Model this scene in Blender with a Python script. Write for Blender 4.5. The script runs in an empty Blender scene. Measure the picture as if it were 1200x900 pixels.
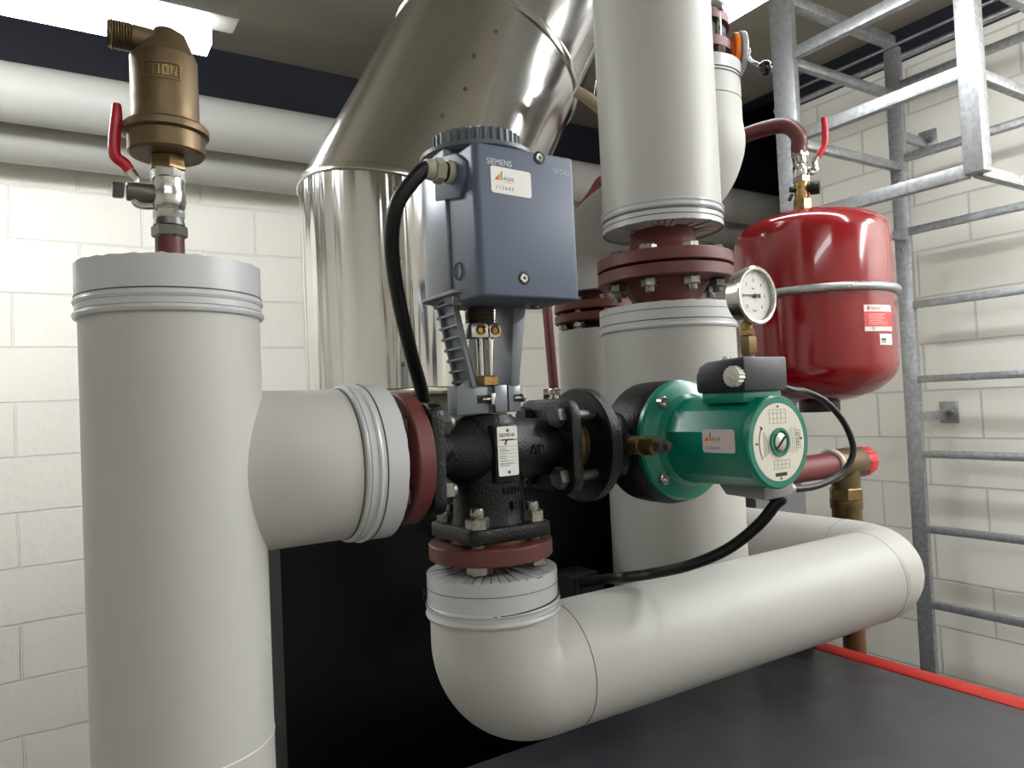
import bpy, bmesh, math, random
from mathutils import Vector, Matrix
random.seed(7)
PI = math.pi
SC = bpy.context.scene
COL = SC.collection

# ------------------------------------------------------------------ camera
YAW, PITCH, ROLL, FPX = math.radians(32.3204), math.radians(1.5323), math.radians(-2.628), 852.26
EYE = Vector((0, 0, 1.75))
_f = Vector((math.sin(YAW)*math.cos(PITCH), math.cos(YAW)*math.cos(PITCH), math.sin(PITCH)))
_r = Vector((math.cos(YAW), -math.sin(YAW), 0)); _u = _r.cross(_f)
c_, s_ = math.cos(ROLL), math.sin(ROLL)
RT, UP, FW = c_*_r + s_*_u, -s_*_r + c_*_u, _f
cd = bpy.data.cameras.new('camera'); cam = bpy.data.objects.new('camera', cd); COL.objects.link(cam)
cd.sensor_width = 36; cd.lens = FPX/1200*36; cd.clip_start = 0.02; cd.clip_end = 50
cam.matrix_world = Matrix(((RT.x, UP.x, -FW.x, EYE.x), (RT.y, UP.y, -FW.y, EYE.y), (RT.z, UP.z, -FW.z, EYE.z), (0, 0, 0, 1)))
SC.camera = cam
def ray(x, y): return FW + RT*((x-600)/FPX) - UP*((y-450)/FPX)
def D(x, y, d): return EYE + ray(x, y)*d                       # point seen at a pixel of the photo, at a measured distance
def Pl(x, y, ax, v):
    q = ray(x, y); return EYE + q*((v-EYE[ax])/q[ax])
def PX(x, y, v): return Pl(x, y, 0, v)
def PY(x, y, v): return Pl(x, y, 1, v)
def ZY(x, y, v=.72): return PY(x, y, v).z

# ------------------------------------------------------------------ materials
def lin(c):
    return tuple((v/255/12.92 if v/255 <= .04045 else ((v/255+.055)/1.055)**2.4) for v in c) + (1,)
def mat(name, rgb, rough=.5, metal=0., var=.0, vscale=8., bump=0., bscale=200., rvar=0., coat=0., stretch=None, spec=.5, detail=4):
    m = bpy.data.materials.new(name); m.use_nodes = True
    nt = m.node_tree; b = nt.nodes['Principled BSDF']; L = nt.links
    b.inputs['Base Color'].default_value = lin(rgb); b.inputs['Roughness'].default_value = rough
    b.inputs['Metallic'].default_value = metal; b.inputs['Coat Weight'].default_value = coat
    b.inputs['Specular IOR Level'].default_value = spec
    tc = nt.nodes.new('ShaderNodeTexCoord'); mp = nt.nodes.new('ShaderNodeMapping')
    L.new(tc.outputs['Object'], mp.inputs[0])
    if stretch: mp.inputs['Scale'].default_value = stretch
    if var or rvar:
        n = nt.nodes.new('ShaderNodeTexNoise'); n.inputs['Scale'].default_value = vscale; n.inputs['Detail'].default_value = detail
        L.new(mp.outputs[0], n.inputs['Vector'])
        if var:
            mx = nt.nodes.new('ShaderNodeMix'); mx.data_type = 'RGBA'
            c = lin(rgb); mx.inputs['A'].default_value = tuple(v*(1-var) for v in c[:3])+(1,)
            mx.inputs['B'].default_value = tuple(min(1, v*(1+var)) for v in c[:3])+(1,)
            L.new(n.outputs['Fac'], mx.inputs['Factor']); L.new(mx.outputs['Result'], b.inputs['Base Color'])
        if rvar:
            mr = nt.nodes.new('ShaderNodeMapRange'); mr.inputs['From Min'].default_value = .3; mr.inputs['From Max'].default_value = .7
            mr.inputs['To Min'].default_value = max(.02, rough-rvar); mr.inputs['To Max'].default_value = rough+rvar
            L.new(n.outputs['Fac'], mr.inputs['Value']); L.new(mr.outputs[0], b.inputs['Roughness'])
    if bump:
        n2 = nt.nodes.new('ShaderNodeTexNoise'); n2.inputs['Scale'].default_value = bscale; n2.inputs['Detail'].default_value = 3
        L.new(mp.outputs[0], n2.inputs['Vector'])
        bp = nt.nodes.new('ShaderNodeBump'); bp.inputs['Strength'].default_value = bump; bp.inputs['Distance'].default_value = .002
        L.new(n2.outputs['Fac'], bp.inputs['Height']); L.new(bp.outputs[0], b.inputs['Normal'])
    return m
def emis(name, rgb, s):
    m = bpy.data.materials.new(name); m.use_nodes = True; b = m.node_tree.nodes['Principled BSDF']
    b.inputs['Base Color'].default_value = lin((230, 230, 225)); b.inputs['Emission Color'].default_value = lin(rgb); b.inputs['Emission Strength'].default_value = s
    return m
def blockwall(name, axis, rgb, rough_face, y_off, z_off, bump):
    m = bpy.data.materials.new(name); m.use_nodes = True; nt = m.node_tree; L = nt.links; b = nt.nodes['Principled BSDF']
    b.inputs['Roughness'].default_value = .55
    tc = nt.nodes.new('ShaderNodeTexCoord'); sp = nt.nodes.new('ShaderNodeSeparateXYZ'); cb = nt.nodes.new('ShaderNodeCombineXYZ')
    L.new(tc.outputs['Object'], sp.inputs[0])
    L.new(sp.outputs[axis], cb.inputs[0]); L.new(sp.outputs[2], cb.inputs[1])
    mp = nt.nodes.new('ShaderNodeMapping'); mp.inputs['Location'].default_value = (y_off, z_off, 0); L.new(cb.outputs[0], mp.inputs[0])
    nz = nt.nodes.new('ShaderNodeTexNoise'); nz.inputs['Scale'].default_value = 6; L.new(mp.outputs[0], nz.inputs['Vector'])
    va = nt.nodes.new('ShaderNodeVectorMath'); va.operation = 'SCALE'; va.inputs['Scale'].default_value = .012 if rough_face else .003
    L.new(nz.outputs['Color'], va.inputs[0])
    vb = nt.nodes.new('ShaderNodeVectorMath'); L.new(mp.outputs[0], vb.inputs[0]); L.new(va.outputs[0], vb.inputs[1])
    br = nt.nodes.new('ShaderNodeTexBrick'); L.new(vb.outputs[0], br.inputs['Vector'])
    br.inputs['Scale'].default_value = 1; br.inputs['Brick Width'].default_value = .435; br.inputs['Row Height'].default_value = .2
    br.inputs['Mortar Size'].default_value = .005; br.inputs['Mortar Smooth'].default_value = .4; br.offset = .5
    c = lin(rgb)
    br.inputs['Color1'].default_value = c; br.inputs['Color2'].default_value = tuple(v*.97 for v in c[:3])+(1,)
    br.inputs['Mortar'].default_value = tuple(v*(.94 if rough_face else .80) for v in c[:3])+(1,)
    L.new(br.outputs['Color'], b.inputs['Base Color'])
    n2 = nt.nodes.new('ShaderNodeTexNoise'); n2.inputs['Scale'].default_value = 28; n2.inputs['Detail'].default_value = 6; L.new(mp.outputs[0], n2.inputs['Vector'])
    mu = nt.nodes.new('ShaderNodeMath'); mu.operation = 'MULTIPLY_ADD'; mu.inputs[1].default_value = -1.0
    mu2 = nt.nodes.new('ShaderNodeMath'); mu2.operation = 'MULTIPLY'; mu2.inputs[1].default_value = bump
    L.new(n2.outputs['Fac'], mu2.inputs[0]); L.new(br.outputs['Fac'], mu.inputs[0]); L.new(mu2.outputs[0], mu.inputs[2])
    bp = nt.nodes.new('ShaderNodeBump'); bp.inputs['Strength'].default_value = .8; bp.inputs['Distance'].default_value = .006
    L.new(mu.outputs[0], bp.inputs['Height']); L.new(bp.outputs[0], b.inputs['Normal'])
    return m
def galv(name, rgb, rough=.42):
    m = mat(name, rgb, rough, .85); nt = m.node_tree; L = nt.links; b = nt.nodes['Principled BSDF']
    tc = nt.nodes['Texture Coordinate']
    v = nt.nodes.new('ShaderNodeTexVoronoi'); v.inputs['Scale'].default_value = 75; L.new(tc.outputs['Object'], v.inputs['Vector'])
    n = nt.nodes.new('ShaderNodeTexNoise'); n.inputs['Scale'].default_value = 25; n.inputs['Detail'].default_value = 6; L.new(tc.outputs['Object'], n.inputs['Vector'])
    sx = nt.nodes.new('ShaderNodeSeparateColor'); L.new(v.outputs['Color'], sx.inputs[0])
    ad = nt.nodes.new('ShaderNodeMath'); ad.operation = 'ADD'; L.new(sx.outputs[0], ad.inputs[0]); L.new(n.outputs['Fac'], ad.inputs[1])
    mr = nt.nodes.new('ShaderNodeMapRange'); mr.inputs['From Min'].default_value = .35; mr.inputs['From Max'].default_value = 1.3
    mr.inputs['To Min'].default_value = rough-.06; mr.inputs['To Max'].default_value = rough+.12; L.new(ad.outputs[0], mr.inputs['Value']); L.new(mr.outputs[0], b.inputs['Roughness'])
    mx = nt.nodes.new('ShaderNodeMix'); mx.data_type = 'RGBA'; c = lin(rgb)
    mx.inputs['A'].default_value = tuple(min(1, k*1.08) for k in c[:3])+(1,); mx.inputs['B'].default_value = tuple(k*.84 for k in c[:3])+(1,)
    L.new(mr.outputs[0], mx.inputs['Factor']); 
    m2 = nt.nodes.new('ShaderNodeMapRange'); m2.inputs['From Min'].default_value = .4; m2.inputs['From Max'].default_value = 1.3; L.new(ad.outputs[0], m2.inputs['Value']); L.new(m2.outputs[0], mx.inputs['Factor'])
    L.new(mx.outputs['Result'], b.inputs['Base Color'])
    return m

M = {}
M['jacket'] = mat('pvc_jacket', (179, 178, 172), .46, var=.03, vscale=5, rvar=.04, spec=.35)
M['collar'] = mat('pvc_collar', (184, 185, 186), .25, var=.02)
M['seam'] = mat('seam_line', (70, 68, 64), .6)
M['lightseam'] = mat('glued_seam', (225, 222, 215), .3)
M['dark'] = mat('black_rubber', (14, 14, 16), .42, spec=.4)
M['insul'] = mat('insulation_foam', (45, 42, 40), .9)
M['red_primer'] = mat('red_primer', (94, 43, 39), .5, var=.12, vscale=30, bump=.15)
M['iron'] = mat('black_cast_iron', (8, 9, 10), .38, var=.2, vscale=60, bump=.5, bscale=350, spec=.35)
M['zinc'] = mat('zinc_bolt', (146, 144, 136), .3, .9, var=.2, vscale=120, rvar=.12)
M['dullbolt'] = mat('dull_bolt', (104, 102, 98), .42, .8, var=.25, vscale=120)
M['bluegrey'] = mat('blue_grey_plastic', (86, 96, 114), .42, var=.02, spec=.4)
M['sidegrey'] = mat('grey_metal_housing', (126, 130, 138), .3, .55)
M['darkgrey'] = mat('dark_grey_plastic', (82, 88, 94), .4)
M['castgrey'] = mat('grey_painted_cast', (104, 110, 116), .4, var=.05, vscale=90)
M['gland'] = mat('beige_plastic', (176, 172, 152), .45)
M['white_print'] = mat('white_print', (196, 198, 204), .6)
M['pale_print'] = mat('pale_print', (186, 191, 200), .6)
M['sticker'] = mat('sticker_white', (222, 221, 216), .4)
M['pink_sticker'] = mat('sticker_rose_silver', (202, 186, 184), .35)
M['ink'] = mat('black_ink', (22, 22, 24), .6)
M['greyink'] = mat('grey_ink', (110, 110, 108), .6)
M['orange'] = mat('orange_ink', (224, 120, 40), .6)
M['redink'] = mat('red_ink', (196, 60, 44), .6)
M['yellowink'] = mat('yellow_ink', (224, 186, 64), .6)
M['greenink'] = mat('green_ink', (60, 130, 70), .6)
M['brass'] = mat('brass', (150, 122, 76), .3, .9, var=.2, vscale=60, rvar=.1)
M['bronze'] = mat('aged_bronze', (104, 87, 62), .45, .65, var=.22, vscale=45, rvar=.1)
M['oldbrass'] = mat('tarnished_brass', (128, 106, 72), .4, .8, var=.3, vscale=70)
M['chrome'] = mat('nickel_plated', (190, 188, 182), .22, .95, rvar=.08, vscale=100)
M['redgrip'] = mat('red_vinyl_grip', (178, 24, 40), .3)
M['paint_red'] = mat('gloss_red_paint', (138, 10, 20), .16, coat=.5)
M['red_cap'] = mat('red_cap_plastic', (196, 40, 44), .4)
M['redstrip'] = mat('red_trim_paint', (184, 38, 32), .45, spec=.3)
M['green'] = mat('green_pump_paint', (0, 118, 96), .3, var=.05, vscale=80, coat=.1)
M['blackplastic'] = mat('black_plastic', (34, 36, 40), .42)
M['knob'] = mat('ivory_plastic', (206, 204, 192), .4)
M['cream'] = mat('cream_plate', (214, 210, 194), .4)
M['steel'] = mat('stainless_flue', (200, 198, 194), .12, 1.0, var=.10, vscale=16, rvar=.05, stretch=(1, 1, .06), detail=2)
def streaks(m, scl, st, di):
    nt = m.node_tree; L = nt.links; mp = nt.nodes['Mapping']
    n = nt.nodes.new('ShaderNodeTexNoise'); n.inputs['Scale'].default_value = scl; n.inputs['Detail'].default_value = 1.5; L.new(mp.outputs[0], n.inputs['Vector'])
    bp = nt.nodes.new('ShaderNodeBump'); bp.inputs['Strength'].default_value = st; bp.inputs['Distance'].default_value = di
    L.new(n.outputs['Fac'], bp.inputs['Height']); L.new(bp.outputs[0], nt.nodes['Principled BSDF'].inputs['Normal'])
streaks(M['steel'], 24, 1.0, .012)
M['steelring'] = mat('stainless_ring', (205, 200, 190), .2, 1.0)
M['dullsteel'] = mat('dull_flue_base', (120, 116, 104), .5, .6)
M['cabinet'] = mat('black_cabinet', (7, 8, 11), .35, spec=.15)
M['cabtop'] = mat('anthracite_cabinet_top', (62, 63, 67), .34, var=.06, vscale=20, rvar=.05, spec=.5)
M['greypaint'] = mat('grey_enamel', (128, 130, 132), .45)
M['copper'] = mat('brown_oxidised_pipe', (110, 74, 50), .45, .4, var=.15, vscale=25)
M['beige'] = mat('beige_lever', (190, 178, 146), .45)
M['orange_paint'] = mat('orange_paint', (232, 120, 24), .35)
M['alu'] = mat('grey_aluminium', (170, 174, 180), .4, .5)
M['black_ball'] = mat('black_bakelite', (10, 10, 12), .08)
M['glass'] = mat('gauge_glass', (255, 255, 255), .02)
_b = M['glass'].node_tree.nodes['Principled BSDF']; _b.inputs['Transmission Weight'].default_value = 1; _b.inputs['IOR'].default_value = 1.0; _b.inputs['Alpha'].default_value = .25
M['fixture'] = mat('fixture_metal', (150, 148, 142), .45, .3)
M['galv'] = galv('galvanised_steel', (176, 178, 180))
M['galv_tube'] = galv('galvanised_strap', (186, 190, 192), .3)
M['duct'] = mat('duct_plastic', (60, 60, 60), .5)

# ------------------------------------------------------------------ mesh helpers
def basis(ax):
    w = Vector(ax).normalized(); t = Vector((0, 0, 1)) if abs(w.z) < .9 else Vector((1, 0, 0))
    u = t.cross(w).normalized(); return u, w.cross(u), w
class B:
    def __init__(s): s.b = bmesh.new()
    def lathe(s, o, ax, prof, n=48, u=None):
        o = Vector(o); U, V, W = basis(ax); rings = []
        for r, h in prof:
            if r <= 1e-6: rings.append([s.b.verts.new(o+W*h)])
            else: rings.append([s.b.verts.new(o+W*h+U*(r*math.cos(2*PI*k/n))+V*(r*math.sin(2*PI*k/n))) for k in range(n)])
        for A, C in zip(rings, rings[1:]):
            if len(A) == 1 and len(C) == 1: continue
            for k in range(n):
                j = (k+1) % n
                if len(A) == 1: s.b.faces.new((A[0], C[k], C[j]))
                elif len(C) == 1: s.b.faces.new((A[j], A[k], C[0]))
                else: s.b.faces.new((A[k], A[j], C[j], C[k]))
        return s
    def cyl(s, p0, p1, r0, r1=None, n=32, bev=0.):
        p0, p1 = Vector(p0), Vector(p1); h = (p1-p0).length; r1 = r0 if r1 is None else r1
        if bev: pr = [(0, 0), (r0-bev, 0), (r0-bev*.3, bev*.3), (r0, bev), (r1, h-bev), (r1-bev*.3, h-bev*.3), (r1-bev, h), (0, h)]
        else: pr = [(0, 0), (r0, 0), (r1, h), (0, h)]
        return s.lathe(p0, p1-p0, pr, n)
    def shell(s, p0, p1, r, t=.0012, n=64, jag=0., r1=None):
        """thin open sleeve; jag makes its far rim raggedly cut"""
        p0, p1 = Vector(p0), Vector(p1); U, V, W = basis(p1-p0); h = (p1-p0).length; R = []
        r1 = r if r1 is None else r1
        jit = [random.uniform(-jag, jag)*(1 if k % 3 else 1.8) for k in range(n)]
        for rr, rr1, hh, j in ((r-t, r1-t, 0, 0), (r, r1, 0, 0), (r, r1, h*.5, 0), (r1, r1, h, 1), (r1-t, r1-t, h, 1)):
            R.append([s.b.verts.new(p0+W*(hh+(jit[k] if j else 0))+(U*math.cos(2*PI*k/n)+V*math.sin(2*PI*k/n))*rr) for k in range(n)])
        R.append(R[0])
        for A, C in zip(R, R[1:]):
            for k in range(n):
                j = (k+1) % n; s.b.faces.new((A[k], A[j], C[j], C[k]))
        return s
    def petals(s, o, ax, ro, ri, n=40, gap=.12, lift=.004):
        o = Vector(o); U, V, W = basis(ax)
        for k in range(n):
            g = gap*random.uniform(.5, 1.6); a0, a1 = 2*PI*(k+g/2)/n, 2*PI*(k+1-g/2)/n; l2 = lift*random.uniform(.6, 1.5)
            d0, d1 = U*math.cos(a0)+V*math.sin(a0), U*math.cos(a1)+V*math.sin(a1)
            top = [o+d0*ro, o+d1*ro, o+d1*ri+W*l2, o+d0*ri+W*l2]
            va = [s.b.verts.new(p) for p in top]; vb = [s.b.verts.new(p-W*.001) for p in top]
            s.b.faces.new(va); s.b.faces.new(vb[::-1])
            for i in range(4): s.b.faces.new((va[i], vb[i], vb[(i+1) % 4], va[(i+1) % 4]))
        return s
    def ring(s, o, ax, R, r, n=64, m=8, sq=1.):
        o = Vector(o); U, V, W = basis(ax); rings = []
        for k in range(n):
            d = U*math.cos(2*PI*k/n)+V*math.sin(2*PI*k/n)
            rings.append([s.b.verts.new(o+d*(R+r*math.cos(2*PI*i/m))+W*(r*sq*math.sin(2*PI*i/m))) for i in range(m)])
        for k in range(n):
            A, C = rings[k], rings[(k+1) % n]
            for i in range(m): s.b.faces.new((A[i], C[i], C[(i+1) % m], A[(i+1) % m]))
        return s
    def box(s, lo, hi, bev=0., seg=2):
        lo, hi = Vector(lo), Vector(hi); t = bmesh.new()
        bmesh.ops.create_cube(t, size=1, matrix=Matrix.Translation((lo+hi)/2) @ Matrix.Diagonal((*(hi-lo), 1)))
        if bev: bmesh.ops.bevel(t, geom=t.edges[:], offset=bev, segments=seg, affect='EDGES', profile=.5)
        return s.add(t)
    def bar(s, p0, p1, w, h, up=(0, 0, 1), bev=.002):
        """rectangular bar between two points: w across, h along up"""
        p0, p1 = Vector(p0), Vector(p1); W = (p1-p0).normalized(); U = Vector(up).cross(W).normalized(); V = W.cross(U)
        t = bmesh.new(); L = (p1-p0).length
        mtx = Matrix((( U.x*w, V.x*h, W.x*L, 0), (U.y*w, V.y*h, W.y*L, 0), (U.z*w, V.z*h, W.z*L, 0), (0, 0, 0, 1)))
        bmesh.ops.create_cube(t, size=1, matrix=Matrix.Translation((p0+p1)/2) @ mtx)
        if bev: bmesh.ops.bevel(t, geom=t.edges[:], offset=bev, segments=2, affect='EDGES', profile=.5)
        return s.add(t)
    def prism(s, pts, o, u, v, w, bev=0., seg=2):
        """polygon (u,v) extruded along w"""
        o, u, v, w = Vector(o), Vector(u), Vector(v), Vector(w); t = bmesh.new()
        a = [t.verts.new(o+u*x+v*y) for x, y in pts]; b = [t.verts.new(o+u*x+v*y+w) for x, y in pts]; n = len(pts)
        t.faces.new(a); t.faces.new(b[::-1])
        for k in range(n): t.faces.new((a[k], b[k], b[(k+1) % n], a[(k+1) % n]))
        bmesh.ops.recalc_face_normals(t, faces=t.faces)
        if bev: bmesh.ops.bevel(t, geom=t.edges[:], offset=bev, segments=seg, affect='EDGES', profile=.5)
        return s.add(t)
    def loft(s, rings, cap=True, close=True):
        R = [[s.b.verts.new(p) for p in r] for r in rings]; n = len(R[0])
        for A, C in zip(R, R[1:]):
            for k in range(n if close else n-1): s.b.faces.new((A[k], A[(k+1) % n], C[(k+1) % n], C[k]))
        if cap: s.b.faces.new(R[0][::-1]); s.b.faces.new(R[-1])
        return s
    def tube(s, pts, r, n=16, sub=10, smooth=True, cap=True):
        P = [Vector(p) for p in pts]; rad = r if isinstance(r, (list, tuple)) else [r]*len(P)
        if smooth and len(P) > 2:
            Q, RR = [], []
            for i in range(len(P)-1):
                a, b, c, d = P[max(i-1, 0)], P[i], P[i+1], P[min(i+2, len(P)-1)]
                for k in range(sub):
                    t = k/sub; t2, t3 = t*t, t*t*t
                    Q.append(.5*((2*b)+(c-a)*t+(2*a-5*b+4*c-d)*t2+(3*b-a-3*c+d)*t3)); RR.append(rad[i]*(1-t)+rad[i+1]*t)
            Q.append(P[-1]); RR.append(rad[-1]); P, rad = Q, RR
        rings = []; T = (P[1]-P[0]).normalized(); U = basis(T)[0]
        for i, p in enumerate(P):
            t = (P[min(i+1, len(P)-1)]-P[max(i-1, 0)]).normalized()
            U = (U-t*U.dot(t)).normalized(); V = t.cross(U)
            rings.append([p+(U*math.cos(2*PI*k/n)+V*math.sin(2*PI*k/n))*rad[i] for k in range(n)])
        return s.loft(rings, cap)
    def hexa(s, o, ax, af, h, rot=0., ch=.12):
        """hexagon nut or head: af across flats, chamfered"""
        o = Vector(o); U, V, W = basis(ax); R = af/2/math.cos(PI/6)
        def rg(r, z): return [o+W*z+(U*math.cos(rot+PI/3*k)+V*math.sin(rot+PI/3*k))*r for k in range(6)]
        return s.loft([rg(R*.9, 0), rg(R, h*ch), rg(R, h*(1-ch)), rg(R*.9, h)])
    def torusarc(s, c, u, v, R, r, a0, a1, n=24, m=48):
        """pipe bend in plane (u,v) about c from angle a0 to a1"""
        c, u, v = Vector(c), Vector(u), Vector(v); w = u.cross(v); rings = []
        for i in range(n+1):
            a = a0+(a1-a0)*i/n; d = u*math.cos(a)+v*math.sin(a)
            rings.append([c+d*(R+r*math.cos(2*PI*k/m))+w*(r*math.sin(2*PI*k/m)) for k in range(m)])
        return s.loft(rings, False)
    def ball(s, c, r, sc=(1, 1, 1), n=24):
        t = bmesh.new(); bmesh.ops.create_uvsphere(t, u_segments=n, v_segments=n//2, radius=r, matrix=Matrix.Translation(c) @ Matrix.Diagonal((*sc, 1))); return s.add(t)
    def add(s, t):
        me = bpy.data.meshes.new('tmp'); t.to_mesh(me); t.free(); s.b.from_mesh(me); bpy.data.meshes.remove(me); return s

def make(name, b, m, parent=None, sharp=32, recalc=True):
    if recalc: bmesh.ops.recalc_face_normals(b.b, faces=b.b.faces)
    me = bpy.data.meshes.new(name); b.b.to_mesh(me); b.b.free()
    for p in me.polygons: p.use_smooth = True
    me.set_sharp_from_angle(angle=math.radians(sharp))
    me.materials.append(M[m] if isinstance(m, str) else m)
    o = bpy.data.objects.new(name, me); COL.objects.link(o)
    if parent is not None:
        o.parent = parent
        q, off = parent, Vector((0, 0, 0))
        while q is not None: off += q.location; q = q.parent
        o.location = -off
    return o
def part(name, b, m, parent, label=None, sharp=32):
    o = make(name, b, m, parent, sharp)
    if label: o['label'] = label
    return o
def thing(name, label, cat, loc, group=None):
    o = bpy.data.objects.new(name, None); COL.objects.link(o); o.location = loc; o.empty_display_size = .05
    o['label'] = label; o['category'] = cat
    if group: o['group'] = group
    return o
def single(name, b, m, label, cat, group=None, sharp=32):
    o = make(name, b, m, None, sharp); o['label'] = label; o['category'] = cat
    if group: o['group'] = group
    return o
def struct(name, b, m):
    o = make(name, b, m, None); o['kind'] = 'structure'; return o
def text(name, txt, size, o, u, v, m, parent, align='LEFT', depth=.00012, sx=1.):
    cu = bpy.data.curves.new('t', 'FONT'); cu.body = txt; cu.size = size; cu.align_x = align; cu.align_y = 'CENTER'; cu.extrude = depth; cu.resolution_u = 3
    ob = bpy.data.objects.new('t', cu); COL.objects.link(ob); bpy.context.view_layer.update()
    me = bpy.data.meshes.new_from_object(ob.evaluated_get(bpy.context.evaluated_depsgraph_get()))
    bpy.data.objects.remove(ob); bpy.data.curves.remove(cu)
    u, v = Vector(u), Vector(v); w = u.cross(v); o = Vector(o)
    for q in me.vertices: c = q.co.copy(); q.co = o+u*c.x*sx+v*c.y+w*c.z
    me.name = name; me.materials.clear(); me.materials.append(M[m])
    ob = bpy.data.objects.new(name, me); COL.objects.link(ob)
    if parent is not None:
        ob.parent = parent; q, off = parent, Vector((0, 0, 0))
        while q is not None: off += q.location; q = q.parent
        ob.location = -off
    return ob
def rrect(w, h, r, n=5):
    pts = []
    for cx, cy, a in ((w/2-r, h/2-r, 0), (-w/2+r, h/2-r, PI/2), (-w/2+r, -h/2+r, PI), (w/2-r, -h/2+r, 1.5*PI)):
        for k in range(n+1): t = a+PI/2*k/n; pts.append((cx+r*math.cos(t), cy+r*math.sin(t)))
    return pts
X, Y, Z = Vector((1, 0, 0)), Vector((0, 1, 0)), Vector((0, 0, 1))
def bolt_to(parent, o, ax, head, plate, af=.024, m='zinc', nut=True, stud=.012, d=.016, headh=.010):
    """bolt through a flange: head at o pointing against ax, nut beyond the plates"""
    o, ax = Vector(o), Vector(ax).normalized(); b = B()
    b.hexa(o-ax*headh, ax, af, headh, random.random())
    b.cyl(o-ax*.001, o+ax*(plate+(stud+.013 if nut else .004)), d/2, n=16, bev=.001)
    if nut: b.hexa(o+ax*plate, ax, af, .013, random.random())
    return part('bolt', b, m, parent)

# ------------------------------------------------------------------ room
W_, D_, CZ = 3.16, 3.2, 3.29
L1, L2, L3, L4, L5 = 11, 13, 40, 21, 7.5
XL, YF = -2.6, -2.6
wl = blockwall('painted_block_left', 0, (236, 233, 223), True, .11, .159, .6)
wr = blockwall('painted_block_right', 1, (240, 236, 226), False, .05, .077, .10)
struct('floor', B().box((XL-.1, YF-.1, -.1), (5.6, D_+.1, 0)), mat('floor_screed', (120, 118, 112), .6, var=.1))
struct('wall_back', B().box((XL-.1, D_, 0), (5.6, D_+.1, 4.3)), wl)
struct('wall_right', B().box((W_, YF-.1, 0), (W_+.12, 2.33, CZ)), wr)
struct('wall_recess', B().box((5.5, 2.2, 0), (5.6, D_, 4.3)), wr)
struct('wall_return', B().box((W_+.12, 2.21, 0), (5.6, 2.33, 4.3)), wr)
struct('wall_left', B().box((XL-.1, YF-.1, 0), (XL, D_, CZ)), wl)
struct('wall_front', B().box((XL, YF-.1, 0), (W_, YF, CZ)), wr)
conc = mat('raw_concrete', (132, 125, 112), .8, var=.25, vscale=2.2, bump=.4, bscale=30, stretch=(.5, 3, 1), detail=8)
struct('ceiling', B().box((XL-.1, YF-.1, CZ), (W_, D_, CZ+.2)), conc)
navy = mat('dark_navy_band', (16, 19, 34), .6)
struct('trim_1', B().box((XL, D_-.03, 3.04), (5.5, D_, CZ)), navy)
struct('trim_3', B().box((W_, D_-.03, CZ), (5.5, D_, 4.2)).box((W_, 2.33, 4.2), (5.6, D_, 4.3)).box((W_-.0, 2.32, CZ), (W_+.12, D_, CZ+.2)).box((W_, 2.2, CZ), (W_+.12, 2.33, 4.3)), navy)
struct('trim_2', B().box((W_-.03, YF, 3.155), (W_, 2.33, CZ)), navy)
# conduits along the dark band of the right wall
for k, (z, r, lb) in enumerate(((3.16, .013, 'thin grey conduit along the foot of the dark wall band'), (3.225, .008, 'thinner grey conduit half way up the dark wall band'))):
    b = B().tube([(W_-.03-r, -1.2, z), (W_-.03-r, 2.33, z)], r, 10, smooth=False)
    single('conduit', b, 'galv', lb, 'conduit', 'conduits along the dark wall band')

# ------------------------------------------------------------------ wall pipes
def hpipe(lb, y, z, r, x0, x1):
    t = thing('wall_pipe', lb, 'pipe', (0, y, z), 'insulated pipes along the back wall')
    b = B().tube([(x0, y, z), (x1, y, z)], r, 48, smooth=False)
    part('jacket', b, 'jacket', t)
    return t
hpipe('upper white insulated pipe running along the back wall under the ceiling light', 2.85, 2.845, .0955, XL, 5.499)
hpipe('lower white insulated pipe along the back wall tucked under the other', 3.055, 2.772, .095, XL, 5.499)

# ------------------------------------------------------------------ ceiling lights and added fill battens
def batten(p0, p1, lb, w=.085, h=.085, tm=None):
    p0, p1 = Vector(p0), Vector(p1); d = (p1-p0).normalized(); t = thing('ceiling_light', lb, 'light', p0, 'fluorescent ceiling lights')
    part('diffuser', B().bar(p0, p1, w, h, bev=.004), tm, t)
    up = Z*(h/2+.025)
    part('housing', B().bar(p0-d*.01+up, p1+d*.075+up, w*1.1, .05, bev=.004), 'fixture', t)
    for q in (.15, .85):
        c = p0.lerp(p1, q)+Z*(h/2+.05); part('hanger', B().cyl(c, (c.x, c.y, CZ), .006, n=10), 'fixture', t)
def lamp_mat(k): return emis('lit_diffuser', (248, 251, 254), k)
e = PY(245, 42, 2.15)
batten((-1.35, 2.15, e.z), (e.x, 2.15, e.z), 'bright fluorescent light hanging behind the bronze air vent', tm=lamp_mat(L1))
batten((1.70, -.2, 2.90), (1.70, 1.62, 2.90), 'bright fluorescent light above the red tank, right of the tall grey pipe', tm=lamp_mat(L2))
batten((-.8, 1.75, 2.8), (-.8, 2.75, 2.8), 'added fill light in batten form, out of view beside the left wall pipes', tm=lamp_mat(L4))  # unseen lamp, added to brighten the left part of the back wall
batten((2.55, -1.7, 2.8), (2.55, .3, 2.8), 'added fill light in batten form, out of view on the ladder side', tm=lamp_mat(L3))  # added fill, not a seen lamp: lifts the right wall and pipe fronts
batten((-.9, -1.0, 2.9), (.6, -1.0, 2.9), 'added fill light in batten form, out of view behind the camera', tm=lamp_mat(L5))  # weak extra fill, added for the elbow and branch fronts

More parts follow.
